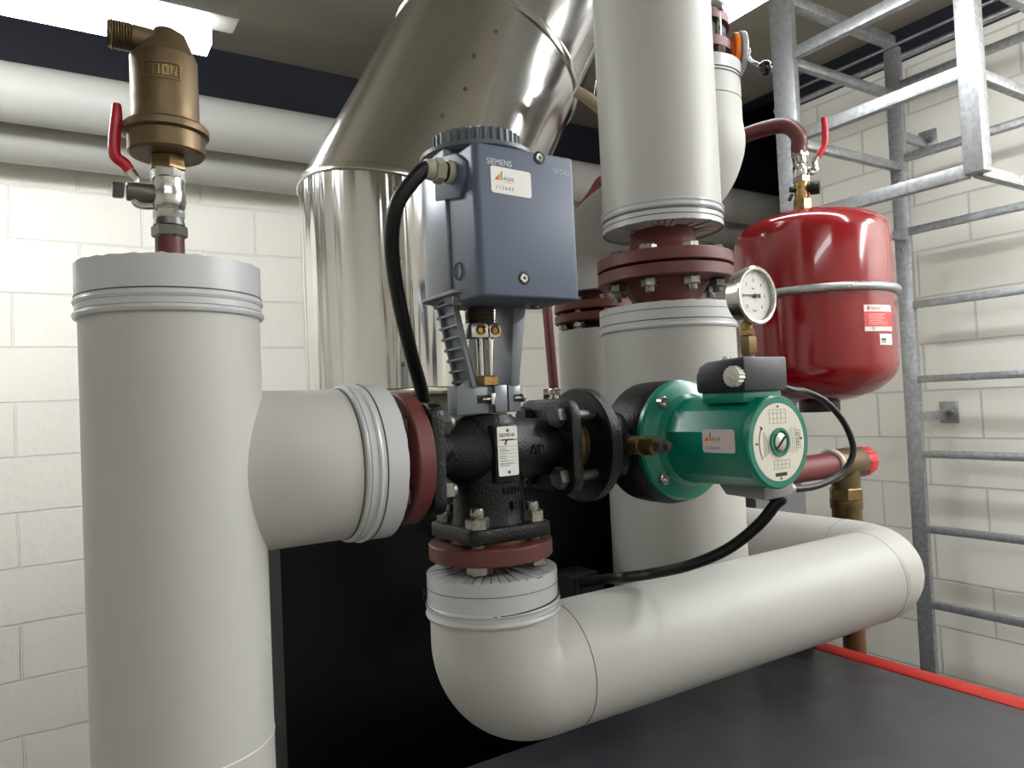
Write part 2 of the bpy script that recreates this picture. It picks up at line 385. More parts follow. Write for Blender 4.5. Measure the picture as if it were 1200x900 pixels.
# ------------------------------------------------------------------ boilers
tall = thing('boiler_cabinet', 'tall black boiler cabinet behind the three-way valve, under the steel flue', 'boiler', (.8, 1.4, 0))
CBY = 1.09; xl = PY(318, 660, CBY).x; ztop = PY(660, 566, CBY).z; xr = PY(885, 590, CBY).x
part('casing', B().box((xl, CBY, 0), (xr, 1.9, ztop), .008), 'cabinet', tall)
part('side_trim', B().box((xl-.004, CBY-.0035, .02), (xl+.012, CBY+.01, ztop-.004), .001), mat('cabinet_edge', (58, 58, 60), .4), tall)
low = thing('boiler', 'low anthracite boiler with flat top and red edge at the bottom right', 'boiler', (.7, .5, 0))
part('casing', B().box((.25, .1, 0), (1.146, .80, 1.285), .006), 'cabinet', low)
part('top_panel', B().box((.242, .09, 1.285), (1.112, .821, 1.30), .004), 'cabtop', low)
part('red_edge', B().box((1.1125, .09, 1.283), (1.152, .821, 1.3005), .003), 'redstrip', low, 'red painted edge strip')
db = B()
a = .8235
db.box((1.0, a+.004, 1.262), (1.128, a+.02, 1.34), .001)
for k in range(14): db.box((1.001+k*.009, a-.002, 1.264), (1.0055+k*.009, a+.0045, 1.338), 0)
db.box((1.0, a-.002, 1.338), (1.13, a+.02, 1.343), .001)
part('cable_duct', db, 'duct', low, 'slotted dark cable duct')

# ------------------------------------------------------------------ flue
fx = D(478, 255, 1.55); fr = .222
flue = thing('flue_pipe', 'wide stainless steel flue rising behind the actuator and bending right', 'flue', (fx.x, fx.y, ztop))
ang = math.radians(60); dv = Vector((math.cos(ang), 0, math.sin(ang)))
zb = D(478, 462, 1.55).z
half = (Z+dv).normalized()                          # normal of the mitre plane
n = 96
def mitre(c, axis, nrm, r):
    U, V, Wv = basis(Vector((0, 0, 1))); out = []
    for k in range(n):
        d = (X*math.cos(2*PI*k/n)+Y*math.sin(2*PI*k/n))*r; p = c+d
        out.append(p+axis*(-(p-c).dot(nrm)/axis.dot(nrm)))
    return out
A = [Vector((fx.x+fr*math.cos(2*PI*k/n), fx.y+fr*math.sin(2*PI*k/n), zb)) for k in range(n)]
Mi = mitre(fx, Z, half, fr)
part('lower_section', B().loft([A, Mi], False), 'steel', flue)
def up(p, s): return [q+dv*s for q in p]
xperp = X*math.sin(ang)-Z*math.cos(ang)
def perp(c, r): return [c+xperp*(r*math.cos(2*PI*k/n))+Y*(r*math.sin(2*PI*k/n)) for k in range(n)]
q = PY(566, 78, fx.y)                               # where the second joint crosses the axis
s2 = (q-fx).dot(dv)
M['steel_bend'] = mat('stainless_flue_bend', (196, 194, 190), .16, 1.0, var=.12, vscale=16, rvar=.05, stretch=(1, 1, .06), detail=2)
M['steel_bend'].node_tree.nodes['Mapping'].vector_type = 'TEXTURE'
M['steel_bend'].node_tree.nodes['Mapping'].inputs['Rotation'].default_value = (0, math.radians(30), 0)
M['steel_bend'].node_tree.nodes['Mapping'].inputs['Scale'].default_value = (1, 1, 16)
streaks(M['steel_bend'], 12, .5, .005)
part('bend_section', B().loft([Mi, perp(fx+dv*s2, fr)], False), 'steel_bend', flue)
L2 = (CZ-fx.z)/dv.z - .22
part('upper_section', B().loft([perp(fx+dv*(s2+.002), fr-.0015), perp(fx+dv*L2, fr-.0015)], False), 'steel_bend', flue)
def ringalong(pts, r, m=8):
    b = B(); rings = []; c = sum(pts, Vector())/len(pts); N = (pts[0]-c).cross(pts[n//4]-c).normalized()
    for p in pts:
        d = (p-c).normalized(); rings.append([p+d*(r*math.cos(2*PI*i/m)*.8)+N*(r*math.sin(2*PI*i/m)*1.5) for i in range(m)])
    rings.append(rings[0]); return b.loft(rings, False)
part('joint_band', ringalong(Mi, .0055), 'steelring', flue)
part('joint_band', ringalong(perp(fx+dv*s2, fr), .0075), 'steelring', flue)
part('joint_band', ringalong(A, .005), 'steelring', flue)
part('base_collar', B().cyl((fx.x, fx.y, ztop), (fx.x, fx.y, zb+.002), fr-.03, n=64), 'dullsteel', flue)
# riveted lap seams
vd = (Vector((0, 0, 0))+Vector((EYE.x-fx.x, EYE.y-fx.y, 0))).normalized()
def onflue(px, py):                                  # meet of the view ray with the lower section
    o, d = EYE-fx, ray(px, py); A_ = d.x**2+d.y**2; B_ = 2*(o.x*d.x+o.y*d.y); C_ = o.x**2+o.y**2-fr**2
    t = (-B_-math.sqrt(B_*B_-4*A_*C_))/(2*A_); return EYE+d*t
sp = onflue(476, 300); sa = math.atan2(sp.y-fx.y, sp.x-fx.x)
rad = Vector((math.cos(sa), math.sin(sa), 0)); tan = Vector((-rad.y, rad.x, 0))
c0 = fx+rad*(fr+.0004)
ztopm = -(rad*fr).dot(half)/half.z
part('lap_seam', B().bar((c0.x, c0.y, zb), (c0.x, c0.y, fx.z+ztopm-.004), .0012, .003, up=tan, bev=0), 'steelring', flue)
for k in range(6):
    zz = zb+.05+k*(fx.z+ztopm-zb-.08)/5; p = Vector((c0.x, c0.y, zz))-tan*.014
    part('screw', B().lathe(p-rad*.002, rad, [(0, -.001), (.0045, 0), (.0045, .002), (.003, .0035), (0, .0035)], 12), 'dullbolt', flue)
def onbend(px, py):
    o, d = EYE-fx, ray(px, py); o2, d2 = o-dv*o.dot(dv), d-dv*d.dot(dv); A_, B_, C_ = d2.dot(d2), 2*o2.dot(d2), o2.dot(o2)-fr**2
    t = (-B_-math.sqrt(B_*B_-4*A_*C_))/(2*A_); return EYE+d*t
p1 = onbend(570, 58); rb = (p1-fx); rb = (rb-dv*rb.dot(dv)).normalized(); tb = dv.cross(rb)
s0 = -(rb*fr).dot(half)/dv.dot(half)
part('lap_seam', B().bar(fx+rb*(fr+.0004)+dv*(s0+.01), fx+rb*(fr+.0004)+dv*(s2-.01), .0012, .003, up=tb, bev=0), 'steelring', flue)
part('lap_seam', B().bar(fx+rb*(fr)+dv*(s2+.01), fx+rb*(fr)+dv*(L2-.05), .0012, .003, up=tb, bev=0), 'steelring', flue)
for k in range(9):
    p = fx+rb*fr-tb*(.015 if k % 2 else -.0)+dv*(s0+.06+k*.075)
    part('screw', B().lathe(p-rb*.001, rb, [(0, -.001), (.0045, 0), (.0045, .002), (.003, .0035), (0, .0035)], 12), 'dullbolt', flue)

# ------------------------------------------------------------------ insulated tee pipe (left)
VY = .72                                              # axis plane of the valve run
TX = .094; TR = .0748
tz = ZY(195, 316); bz = ZY(195, 368)
AX = Vector((.417, VY, 1.697))                        # valve centre
tee = thing('insulated_tee_pipe', 'large grey insulated tee pipe standing at the left, carrying the bronze air vent', 'pipe', (TX, VY, 0))
part('jacket', B().cyl((TX, VY, 0), (TX, VY, bz+.004), TR, n=96), 'jacket', tee)
def ell(x, ay, az): return [Vector((x, VY+ay*math.cos(2*PI*k/72), AX.z+az*math.sin(2*PI*k/72))) for k in range(72)]
part('branch_jacket', B().loft([ell(TX+.02, .054, .0765), ell(TX+.05, .057, .0765), ell(TX+.075, .066, .0762), ell(TX+.10, .073, .0758), ell(TX+.13, .0755, .0755), ell(TX+.168, .0755, .0755)], True), 'jacket', tee)
part('end_collar', B().shell((TX, VY, bz), (TX, VY, tz), TR+.002, jag=.0006, n=90), 'collar', tee, 'smooth grey end collar')
part('end_cover', B().petals((TX, VY, tz-.006), Z, TR+.0005, .014, 44), 'collar', tee)
part('bead', B().ring((TX, VY, bz-.0035), Z, TR+.0008, .0035, 72), 'collar', tee)
part('bead', B().ring((TX, VY, bz+.008), Z, TR+.0006, .0032, 72), 'collar', tee)
part('seam', B().ring((TX, VY, bz+.0125), Z, TR+.0021, .0006, 72, 6), 'seam', tee)
part('seam', B().ring((TX, VY, ZY(207, 872)), Z, TR+.0001, .0005, 72, 6), 'lightseam', tee)
bx0, bx1 = TX+.155, .286
part('branch_collar', B().shell((bx0, VY, AX.z), (bx1, VY, AX.z), .0795, jag=.0003, n=90), 'collar', tee, 'light grey branch end collar')
part('branch_end_cover', B().petals((bx1-.006, VY, AX.z), X, .078, .03, 44), 'collar', tee)
for xx, rr in ((bx0-.002, .0775), (bx0+.009, .0795)):
    part('bead', B().ring((xx, VY, AX.z), X, rr-.001, .0028, 72), 'collar', tee)
part('seam', B().ring((bx0+.0155, VY, AX.z), X, .0797, .0007, 72, 6), 'seam', tee)
part('seam', B().ring((bx0-.0062, VY, AX.z), X, .0758, .0006, 72, 6), 'seam', tee)
part('neck', B().cyl((bx1-.03, VY, AX.z), (.303, VY, AX.z), .03, n=40), 'red_primer', tee)
fl = part('flange', B().lathe((.301, VY, AX.z), X, [(.02, 0), (.0685, 0), (.07, .0015), (.07, .0175), (.0685, .019), (.02, .019)], 64), 'red_primer', tee)
for sy in (-1, 1):
    for sz in (-1, 1):
        bolt_to(fl, (.301, VY+sy*.0355, AX.z+sz*.0355), X, 0, .036, m='dullbolt' if sy < 0 else 'zinc', stud=.006)

# ------------------------------------------------------------------ vent with its ball valve on the tee
V0 = Vector((TX, VY, 0))
def vz(y): return ZY(197, y)
rp = thing('riser_nipple', 'short dark red pipe stub rising from the top of the left tee pipe', 'pipe', (TX, VY, tz-.005))
part('pipe_stub', B().cyl((TX, VY, tz-.007), (TX, VY, vz(277)), .0125, n=24), mat('dark_red_pipe', (82, 28, 30), .45), rp)
bv = thing('ball_valve', 'nickel ball valve with upright red lever under the bronze air vent', 'valve', (TX, VY, vz(280)))
b = B(); b.hexa((TX, VY, vz(279)), Z, .0265, vz(265)-vz(279), .3); b.cyl((TX, VY, vz(265)), (TX, VY, vz(257)), .0135, .0125, n=24)
part('union_nut', b, 'dullbolt', bv)
b = B(); b.hexa((TX, VY, vz(258)), Z, .0235, vz(246)-vz(258), .2)
b.lathe((TX, VY, vz(246)), Z, [(.0115, -.001), (.0135, .001), (.0150, .006), (.0150, .014), (.0138, .018), (.0145, .022), (.0145, .027), (.012, .030)], 32)
b.hexa((TX, VY, vz(216)), Z, .0255, vz(198)-vz(216), .2)
part('body', b, 'chrome', bv)
b = B(); b.cyl((TX-.012, VY, vz(229)), (TX-.034, VY, vz(229)), .0085, n=20, bev=.001); b.hexa((TX-.045, VY, vz(229)), X, .013, .009, .1)
part('stem', b, 'dullbolt', bv)
hx = TX-.0345
def lev(px, py): p = PY(px, py, VY); return Vector((p.x, VY, p.z))
ctrl = [lev(184, 241), lev(167, 241), lev(158, 236), lev(157, 222), lev(160, 210), lev(151, 197)]
part('lever_arm', B().tube(ctrl, [.0035]*6, 10), 'chrome', bv)
part('lever_grip', B().tube([lev(152, 200), lev(146, 192), lev(135, 182), lev(134.5, 160), lev(136.5, 140), lev(137, 122)], [.0048, .0052, .0052, .005, .005, .0035], 12), 'redgrip', bv, 'red vinyl lever grip')
av = thing('air_vent', 'bronze air vent with threaded side outlet above the left tee pipe', 'vent', (TX, VY, vz(198)))
b = B(); b.lathe((TX, VY, vz(200)), Z, [(0, 0), (.016, 0), (.016, .003), (.0155, .004), (.0155, vz(185)-vz(200))], 6); part('base_nut', b, 'oldbrass', av)
b = B(); zc = vz(176)
b.lathe((TX, VY, vz(184)), Z, [(.012, 0), (.0305, 0), (.0325, .002), (.0325, vz(162)-vz(184)), (.0365, vz(160)-vz(184)), (.0365, vz(153)-vz(184)), (.0345, vz(150)-vz(184)), (.0285, vz(148)-vz(184))], 64)
part('screw_ring', b, 'bronze', av)
zk = vz(72); zt = vz(40)
b = B(); b.lathe((TX, VY, vz(150)), Z, [(.0285, 0), (.0285, zk-vz(150)-.001), (.028, zk-vz(150))], 64)
# oblique cone to the outlet root
R0 = [Vector((TX+.028*math.cos(2*PI*k/48), VY+.028*math.sin(2*PI*k/48), zk)) for k in range(48)]
R1 = [Vector((TX+.003+.0155*math.cos(2*PI*k/48), VY+.014*math.sin(2*PI*k/48), zt-.004+.003*math.cos(2*PI*k/48))) for k in range(48)]
R2 = [Vector((TX+.002+.009*math.cos(2*PI*k/48), VY+.008*math.sin(2*PI*k/48), zt+.003)) for k in range(48)]
b.loft([R0, R1, R2], True)
part('body', b, 'bronze', av)
oz = (zt+zk)/2+.003
b = B().cyl((TX+.004, VY, zt-.012), (TX-.026, VY, zt-.0105), .0118, n=32); part('outlet', b, 'bronze', av)
b = B(); prof = [(.0085, 0)]
for k in range(8): prof += [(.0128, .001+k*.0022), (.0115, .0021+k*.0022)]
prof += [(.011, .0195)]
b.lathe((TX-.0255, VY, zt-.0105), -X, prof, 40); part('thread', b, 'bronze', av)
# raised cartouche
zl = vz(98)
cr = []
b = B()
def wrap(a, z, r): return Vector((TX+r*math.sin(a), VY-r*math.cos(a), z))
def strip(b, a0, a1, z0, z1, r0, r1, nseg=8):
    for i in range(nseg):
        p, q = a0+(a1-a0)*i/nseg, a0+(a1-a0)*(i+1)/nseg
        v = [b.b.verts.new(wrap(*t)) for t in ((p, z0, r1), (q, z0, r1), (q, z1, r1), (p, z1, r1), (p, z0, r0), (q, z0, r0), (q, z1, r0), (p, z1, r0))]
        for f in ((0, 1, 2, 3), (0, 4, 5, 1), (3, 2, 6, 7)): b.b.faces.new([v[j] for j in f])
        if i == 0: b.b.faces.new([v[j] for j in (0, 3, 7, 4)])
        if i == nseg-1: b.b.faces.new([v[j] for j in (1, 5, 6, 2)])
va_ = -.25
for (a0, a1, z0, z1) in ((va_-.52, va_+.62, .0085, .0098), (va_-.52, va_+.62, -.0098, -.0085), (va_-.52, va_-.46, -.0085, .0085), (va_+.56, va_+.62, -.0085, .0085)):
    strip(b, a0, a1, zl+z0*.75, zl+z1*.75, .0283, .0292)
part('cartouche', b, 'bronze', av)
b = B()
lw = .028
def glyph(b, a, segs):
    for (x0, x1, z0, z1) in segs: strip(b, a+x0, a+x1, zl+z0, zl+z1, .0283, .0291, 2)
H = .0045
glyph(b, va_-.22, [(0, .05, -H, H), (-.06, .11, H-.0016, H)])                       # T
glyph(b, va_-.05, [(0, .05, -H, H)])                                                 # I
glyph(b, va_+.07, [(0, .045, -H, H), (.13, .175, -H, H), (0, .175, H-.0016, H), (0, .175, -H, -H+.0016)])   # O
glyph(b, va_+.29, [(0, .05, -H, H), (.15, .2, -H, H), (.05, .10, 0, H), (.10, .15, -H, 0)])       # N
part('raised_lettering', b, 'oldbrass', av)

# ------------------------------------------------------------------ three-way valve
val = thing('three_way_valve', 'black cast iron three-way valve body below the blue-grey actuator', 'valve', AX)
b = B()
b.lathe((.335, VY, AX.z), X, [(.0, 0), (.033, 0), (.030, .012), (.033, .03), (.041, .055), (.043, .08), (.041, .105), (.035, .13), (.034, .165), (0, .165)], 48)
b.lathe((AX.x, VY, 1.612), Z, [(0, 0), (.046, 0), (.042, .012), (.040, .03), (.0415, .07), (.041, .10), (.036, .118), (.030, .126), (0, .126)], 48)
b.prism(rrect(.116, .116, .016), (.321, VY, AX.z), Y, Z, X*.0155, .003)
b.prism(rrect(.112, .112, .022), (.4985, VY, AX.z), Y, Z, X*.0145, .003)
b.prism(rrect(.104, .104, .010), (AX.x, VY, 1.6015), X, Y, Z*.0165, .003)
b.box((PY(595, 528, VY-.048).x-.0155, VY-.047, 1.664), (PY(595, 528, VY-.048).x+.0155, VY-.02, 1.728), .003)
part('body', b, 'iron', val)
# cast marks
text('cast_mark', 'A', .016, (.352, VY-.0335, AX.z+.0), X, Z, 'iron', val, depth=.0012)
text('cast_mark', 'B', .014, (AX.x+.008, VY-.0425, 1.638), X, Z, 'iron', val, depth=.0014, align='CENTER')
text('cast_mark', 'PN16', .010, (AX.x+.006, VY-.0425, 1.655), X, Z, 'iron', val, depth=.0014, align='CENTER')
text('cast_mark', 'AB', .016, (.462, VY-.0385, AX.z), X, Z, 'iron', val, depth=.0012, align='CENTER')
pc = PY(595, 528.5, VY-.048)
pl = part('nameplate', B().prism(rrect(.0255, .0535, .002), pc, X, Z, -Y*.0008), 'sticker', val, 'white rating plate')
fy = pc.y-.0009
for dz in (.0225, -.0225):
    part('plate_screw', B().lathe((pc.x+.0005, fy+.001, pc.z+dz), -Y, [(.0022, 0), (.0022, .0008), (.001, .0014), (0, .0014)], 12), 'dullbolt', pl)
text('lettering', 'SIEMENS', .0056, (pc.x-.0005, fy, pc.z+.0172), X, Z, 'ink', pl, 'CENTER', sx=.95)
b = B(); b.prism([(-.0085, .0006), (.0080, .0006), (.0080, -.0010), (.0, -.0010), (-.003, -.0052), (-.0050, -.0052), (-.0026, -.0010), (-.0085, -.0010)], (pc.x, fy, pc.z+.0125), X, Z, -Y*.00012); part('flow_symbol', b, 'ink', pl)
text('lettering', 'A', .0026, (pc.x-.0118, fy, pc.z+.0122), X, Z, 'ink', pl); text('lettering', 'AB', .0026, (pc.x+.0088, fy, pc.z+.0122), X, Z, 'ink', pl); text('lettering', 'B', .0026, (pc.x-.002, fy, pc.z+.0072), X, Z, 'ink', pl)
b = B()
for k in range(6): z = pc.z+.0048-k*.0038; b.box((pc.x-.012, fy-.0001, z), (pc.x+.012, fy, z+.0003))
for k in range(9):
    z = pc.z+.0064-k*.0026; b.box((pc.x-.0105, fy-.0001, z-.0016), (pc.x-.0105+random.choice((.008, .012, .017)), fy, z-.0009))
part('rating_lines', b, 'greyink', pl)
for sx, sy in ((-1, 1), (-1, -1), (1, -1), (1, 1)):
    p = Vector((AX.x+sx*.0355, VY+sy*.0355, 0)); b = B()
    b.hexa((p.x, p.y, 1.6165), Z, .0235, .013, random.random()); b.cyl((p.x, p.y, 1.629), (p.x, p.y, 1.6395), .0075, n=16, bev=.0012); b.ring((p.x, p.y, 1.617), Z, .0125, .001, 24, 6)
    part('nut', b, 'zinc', val)
for sy in (-1, 1):
    for sz in (-1, 1):
        o = Vector((.4985, VY+sy*.0345, AX.z+sz*.0355)); b = B()
        b.hexa(o-X*.011, X, .023, .0115, .3); part('bolt_head', b, 'iron' if sy > 0 else 'dullbolt', val)
        part('bolt_shank', B().cyl(o+X*.012, (.547, o.y, o.z), .0062, n=16), 'dullbolt', val)
b = B()
for sz in (1,): b.cyl((.337, VY+.0355, AX.z+.0355), (.352, VY+.0355, AX.z+.0355), .0075, n=16)
part('union_seal', B().lathe((.5125, VY, AX.z), X, [(.02, 0), (.037, 0), (.037, .003), (.02, .003)], 40), 'chrome', val)

# ------------------------------------------------------------------ actuator
act = thing('valve_actuator', 'blue-grey valve actuator with cable, standing on the black three-way valve', 'actuator', (AX.x, VY, 1.737))
ax, ay = AX.x+.001, VY
axc, axr = ax+.0115, ax+.006          # the cover sits a little to the right of the stem
zt_, zb_ = PY(560, 166, .63).z, PY(560, 346, .63).z
zlo, zhi = PY(510, 353, VY+.02).z, PY(557, 191.5, VY).z
# rear housing: rounded extrusion
pts = []
for k in range(25): t = PI*k/24; pts.append((.0605*math.cos(t), .02+.052*math.sin(t)))
pts += [(-.0605, -.028), (.0605, -.028)]
part('rear_housing', B().prism(pts, (axr, ay, zlo), X, Y, Z*(zhi-zlo), .0015), 'sidegrey', act)
part('lid_rim', B().lathe((axr, ay+.004, zhi), Z, [(0, -.001), (.062, -.001), (.066, .002), (.066, .0065), (.060, .009), (0, .009)], 72), 'darkgrey', act)
b = B(); rk = .0525
prof = []
ringpts = []
for k in range(144):
    a = 2*PI*k/144; r = rk if (k % 4) < 2 else rk-.0026; ringpts.append((r*math.cos(a), r*math.sin(a)))
b.prism(ringpts, (axr, ay+.004, zhi+.009), X, Y, Z*.0175)
part('hand_wheel', b, 'darkgrey', act, 'ribbed grey hand wheel')
# front cover with chamfered flanks
cy0, cy1 = .63, VY-.006
cpts = [(-.0625, cy1), (-.0625, cy0+.03), (-.0635, cy0+.006), (-.059, cy0), (.0605, cy0), (.064, cy0+.006), (.0635, cy1)]
bb = B().prism(cpts, (axc, 0, zb_), X, Y, Z*(zt_-zb_), .003, 3)
part('front_cover', bb, 'bluegrey', act)
gp = PX(533, 203, axc-.0635); gy, gz = gp.y, gp.z
# sloped shoulder that carries the gland
part('gland_boss', B().prism([(cy1, gz+.028), (cy1, gz-.02), (gy-.014, gz-.03), (gy-.026, gz-.012), (gy-.026, gz+.006), (gy-.01, gz+.018)], (axc-.0615, 0, 0), Y, Z, -X*.006, .002), 'bluegrey', act)
gx = axc-.0675
b = B(); b.cyl((gx, gy, gz), (gx-.007, gy, gz), .0125, n=24, bev=.001); b.hexa((gx-.010, gy, gz), -X, .0235, .011, .2); b.cyl((gx-.022, gy, gz), (gx-.031, gy, gz), .0112, .0102, n=24, bev=.001)
gl = part('cable_gland', b, 'gland', act)
part('gland_seal', B().cyl((gx-.006, gy, gz), (gx-.011, gy, gz), .0106, n=24), 'dark', gl)
for (px, py) in ((632, 185), (614, 326)):
    p = PY(px, py, cy0)
    s = part('cover_screw', B().lathe(p+Y*.001, -Y, [(.0052, 0), (.0052, .0022), (.0044, .003), (.0042, .0022), (0, .0020)], 24), 'chrome', act)
    part('screw_recess', B().ring(p-Y*.0002, Y, .0062, .0009, 24, 6), 'ink', s)
    part('screw_slot', B().box((p.x-.0022, p.y-.0016, p.z-.0005), (p.x+.0022, p.y-.0010, p.z+.0005)).box((p.x-.0005, p.y-.0016, p.z-.0022), (p.x+.0005, p.y-.0010, p.z+.0022)), 'ink', s)
# knock-out mark on the left flank
ko = PX(537, 318, axc-.0638)
part('knockout', B().ring(ko, X, .009, .0007, 32, 6), 'ink', act)
tp = PY(570, 190, cy0)
text('lettering', 'SIEMENS', .0090, (tp.x, cy0-.0001, tp.z+.0016), X, Z, 'white_print', act, sx=.92)
tp = PY(668, 204, cy0); text('lettering', 'SKD62', .0082, (tp.x, cy0-.0001, tp.z), X, Z, 'pale_print', act, 'RIGHT')
def asset_tag(parent, c, u, v, m, num, w=.047, h=.0265):
    u, v = Vector(u), Vector(v); nrm = u.cross(v); c = Vector(c)
    s = part('asset_sticker', B().prism(rrect(w, h, .003), c, u, v, nrm*.0003), m, parent, 'asset sticker with a number and a triangular emblem')
    f = c+nrm*.00035
    tri = ((-.0205, -.0165, .0045, 'redink'), (-.0165, -.0140, .0075, 'orange'), (-.0140, -.0125, .0092, 'yellowink'), (-.0122, -.0108, .0105, 'greenink'))
    for x0, x1, hh, mm in tri:
        k0 = max(0, (x0+.0205)/.0097)*.0105; k1 = (x1+.0205)/.0097*.0105
        b = B().prism([(x0, 0), (x1, 0), (x1, k1), (x0, k0)] if k0 > 0 else [(x0, 0), (x1, 0), (x1, k1)], f, u, v, nrm*.0001); part('emblem', b, mm, s)
    text('lettering', 'AQUS', .0050, f-u*.0095+v*.0022, u, v, 'ink', s, sx=.95)
    part('underline', B().prism([(-.0095, -.0018), (.0030, -.0018), (.0030, -.0013), (-.0095, -.0013)], f, u, v, nrm*.0001), 'orange', s)
    text('lettering', ' '.join(num), .0054, f-u*.0195-v*.0078, u, v, 'ink', s, sx=.92)
sc_ = PY(599, 213.5, cy0)
asset_tag(act, sc_-Y*.0001, (1, 0, -.03), Z, 'sticker', '112645', .0495, .0275)
# base plate and yoke
zy = ZY(570, 351)
part('base_plate', B().prism(rrect(.116, .104, .02), (ax, ay-.004, zy-.002), X, Y, Z*.004, .001), 'castgrey', act)
part('base_disc', B().lathe((ax, ay, zy-.001), -Z, [(.05, 0), (.05, .004), (.046, .006), (0, .006)], 48), 'darkgrey', act)
zl0 = ZY(570, 484); zl1 = ZY(570, 452)
yk = B(); lt = zy-.003; y0_, y1_ = ay-.020, ay+.021
def xl_(f): return ax-.048+.021*f
lb = zl1-.002
yk.prism([(-.0435, lt), (-.0415, lt), (-.0205, lb), (-.0225, lb)], (ax, y0_, 0), X, Z, Y*.041, .0005)
for ya in (y0_, y1_-.004): yk.prism([(-.048, lt), (-.0415, lt), (-.0205, lb), (-.027, lb)], (ax, ya, 0), X, Z, Y*.004, .0005)
yk.prism([(.0325, lt), (.0500, lt), (.0345, lb), (.0235, lb)], (ax, y0_, 0), X, Z, Y*.041, .0008)
yk.prism([(-.046, zl0), (.037, zl0), (.0365, zl1), (-.0455, zl1)], (ax, ay-.013, 0), X, Z, Y*.018, .001)
yk.cyl((ax, ay+.016, zl0), (ax, ay+.016, zl1-.001), .026, n=32)
yk.prism([(-.046, zl0), (-.006, zl0), (-.006, zl1-.002), (-.022, zl1-.002), (-.027, zl1+.006), (-.0295, zl1+.006), (-.0455, zl1-.004)], (ax, ay-.017, 0), X, Z, Y*.006, .0008)
part('yoke', yk, 'castgrey', act)
b = B()
for k in range(8):                                  # ladder ribs across the outer face of the left leg
    f = k/8+.05; z = lt+(lb-lt)*f
    b.box((xl_(f)+.0005, y0_+.003, z-.0013), (xl_(f)+.006, y1_+.002, z+.0013), .0005)
    b.cyl((xl_(f)+.002, y1_, z), (xl_(f)+.002, y1_+.005, z), .0024, n=10, bev=.0006)
part('yoke_ribs', b, 'castgrey', act)
b = B()
b.box((ax+.0025, ay-.0190, zl0+.0005), (ax+.0185, ay-.012, zl1-.0005), .0006); b.box((ax+.0205, ay-.0190, zl0+.0005), (ax+.0368, ay-.012, zl1-.0005), .0006)
part('clamp_jaws', b, 'sidegrey', act)
zz = (zl0+zl1)/2
b = B().box((ax-.020, ay-.0174, zz-.0045), (ax+.0055, ay-.0160, zz+.0045)); b.box((ax+.027, ay-.0195, zz-.004), (ax+.0375, ay-.0182, zz+.004)); part('clamp_pocket', b, 'ink', act)
b = B().cyl((ax-.015, ay-.019, zz), (ax-.003, ay-.019, zz), .0024, n=12, bev=.0008).box((ax-.0045, ay-.023, zz-.0065), (ax+.0005, ay-.016, zz+.0065), .0008); part('clamp_bolt', b, 'chrome', act)
b = B().cyl((ax+.027, ay-.0205, zz), (ax+.038, ay-.0205, zz), .0022, n=12).hexa((ax+.036, ay-.0205, zz), X, .010, .004); part('clamp_bolt', b, 'chrome', act)
part('stem', B().cyl((ax-.003, ay, zl1-.002), (ax-.003, ay, ZY(569, 386)), .0045, n=20).cyl((ax+.0045, ay-.008, zl1-.002), (ax+.0045, ay-.008, ZY(569, 392)), .0022, n=12), 'chrome', act)
b = B().hexa((ax-.001, ay-.003, zl1-.001), Z, .030, ZY(569, 441)-zl1+.001, .52); part('gland_nut', b, 'brass', act, 'brass hexagon gland nut')
zc0, zc1 = ZY(567, 397), ZY(567, 380)
b = B().box((ax-.021, ay-.013, zc0), (ax+.0015, ay+.012, zc1), .001).box((ax+.0025, ay-.013, zc0), (ax+.017, ay+.012, zc1), .001); cc = part('stem_coupling', b, 'chrome', act)
for dx in (-.009, .010):
    z = (zc0+zc1)/2
    part('coupling_screw', B().lathe((ax+dx, ay-.0125, z), -Y, [(.0055, 0), (.0055, .004), (.0035, .0045), (.003, .002), (0, .002)], 20), 'brass', cc)
b = B(); zz = zc1-.0005; prof = []
k = 0
while zz < zy-.012: prof += [(.0155, zz), (.0175, zz+.0012), (.0155, zz+.0024)]; zz += .0026
b.lathe((ax-.002, ay, 0), Z, prof, 40); part('bellows', b, mat('bellows_metal', (120, 112, 98), .35, .8), act)
for sx in (-.05, .052):
    b = B().cyl((ax+sx, ay-.035, zy-.014), (ax+sx, ay-.035, zy-.004), .0048, n=16, bev=.001); part('base_screw', b, 'dullbolt', act)
# supply cable
g0 = Vector((gx-.030, gy, gz))
cpts = [g0+X*.012, g0, PY(483, 213, gy+.004), PY(464, 243, gy+.015), PY(459, 290, gy+.035), PY(467, 350, gy+.06), PY(482, 415, gy+.09), PY(495, 462, .80), PY(506, 520, .88), PY(520, 590, .98), PY(530, 640, CBY-.008)]
single('actuator_cable', B().tube(cpts, .0082, 14), 'dark', 'thick black cable curving down from the beige gland of the actuator', 'cable')

# ------------------------------------------------------------------ lower elbow pipe
lp = thing('insulated_elbow_pipe', 'grey insulated pipe bending from under the valve to the right above the boiler', 'pipe', (AX.x, VY, 1.4))
R = .0718; BR = .052
zc = 1.4365
P0 = Vector((AX.x, VY, zc)); P1 = Vector((1.186, .702, 1.4445)); P2 = P1+Y*1.4
ztop_c = ZY(573, 668)+.003; zj = ZY(573, 712)
dx = (P1-P0).normalized()
b = B()
cc_ = Vector((AX.x, VY, zc))+dx*BR+Z*BR
b.tube([(AX.x, VY, zj+.02), (AX.x, VY, zc+BR-.001)], R, 64, smooth=False, cap=False)
b.torusarc(cc_, -dx, -Z, BR, R, 0, PI/2, 24, 64)
e0 = P0+dx*BR; BR = .08; c2 = P1-dx*BR+Y*BR; e1 = P1-dx*BR; e2 = P1+Y*BR
b.tube([e0-dx*.001, e1+dx*.001], R, 64, smooth=False, cap=False)
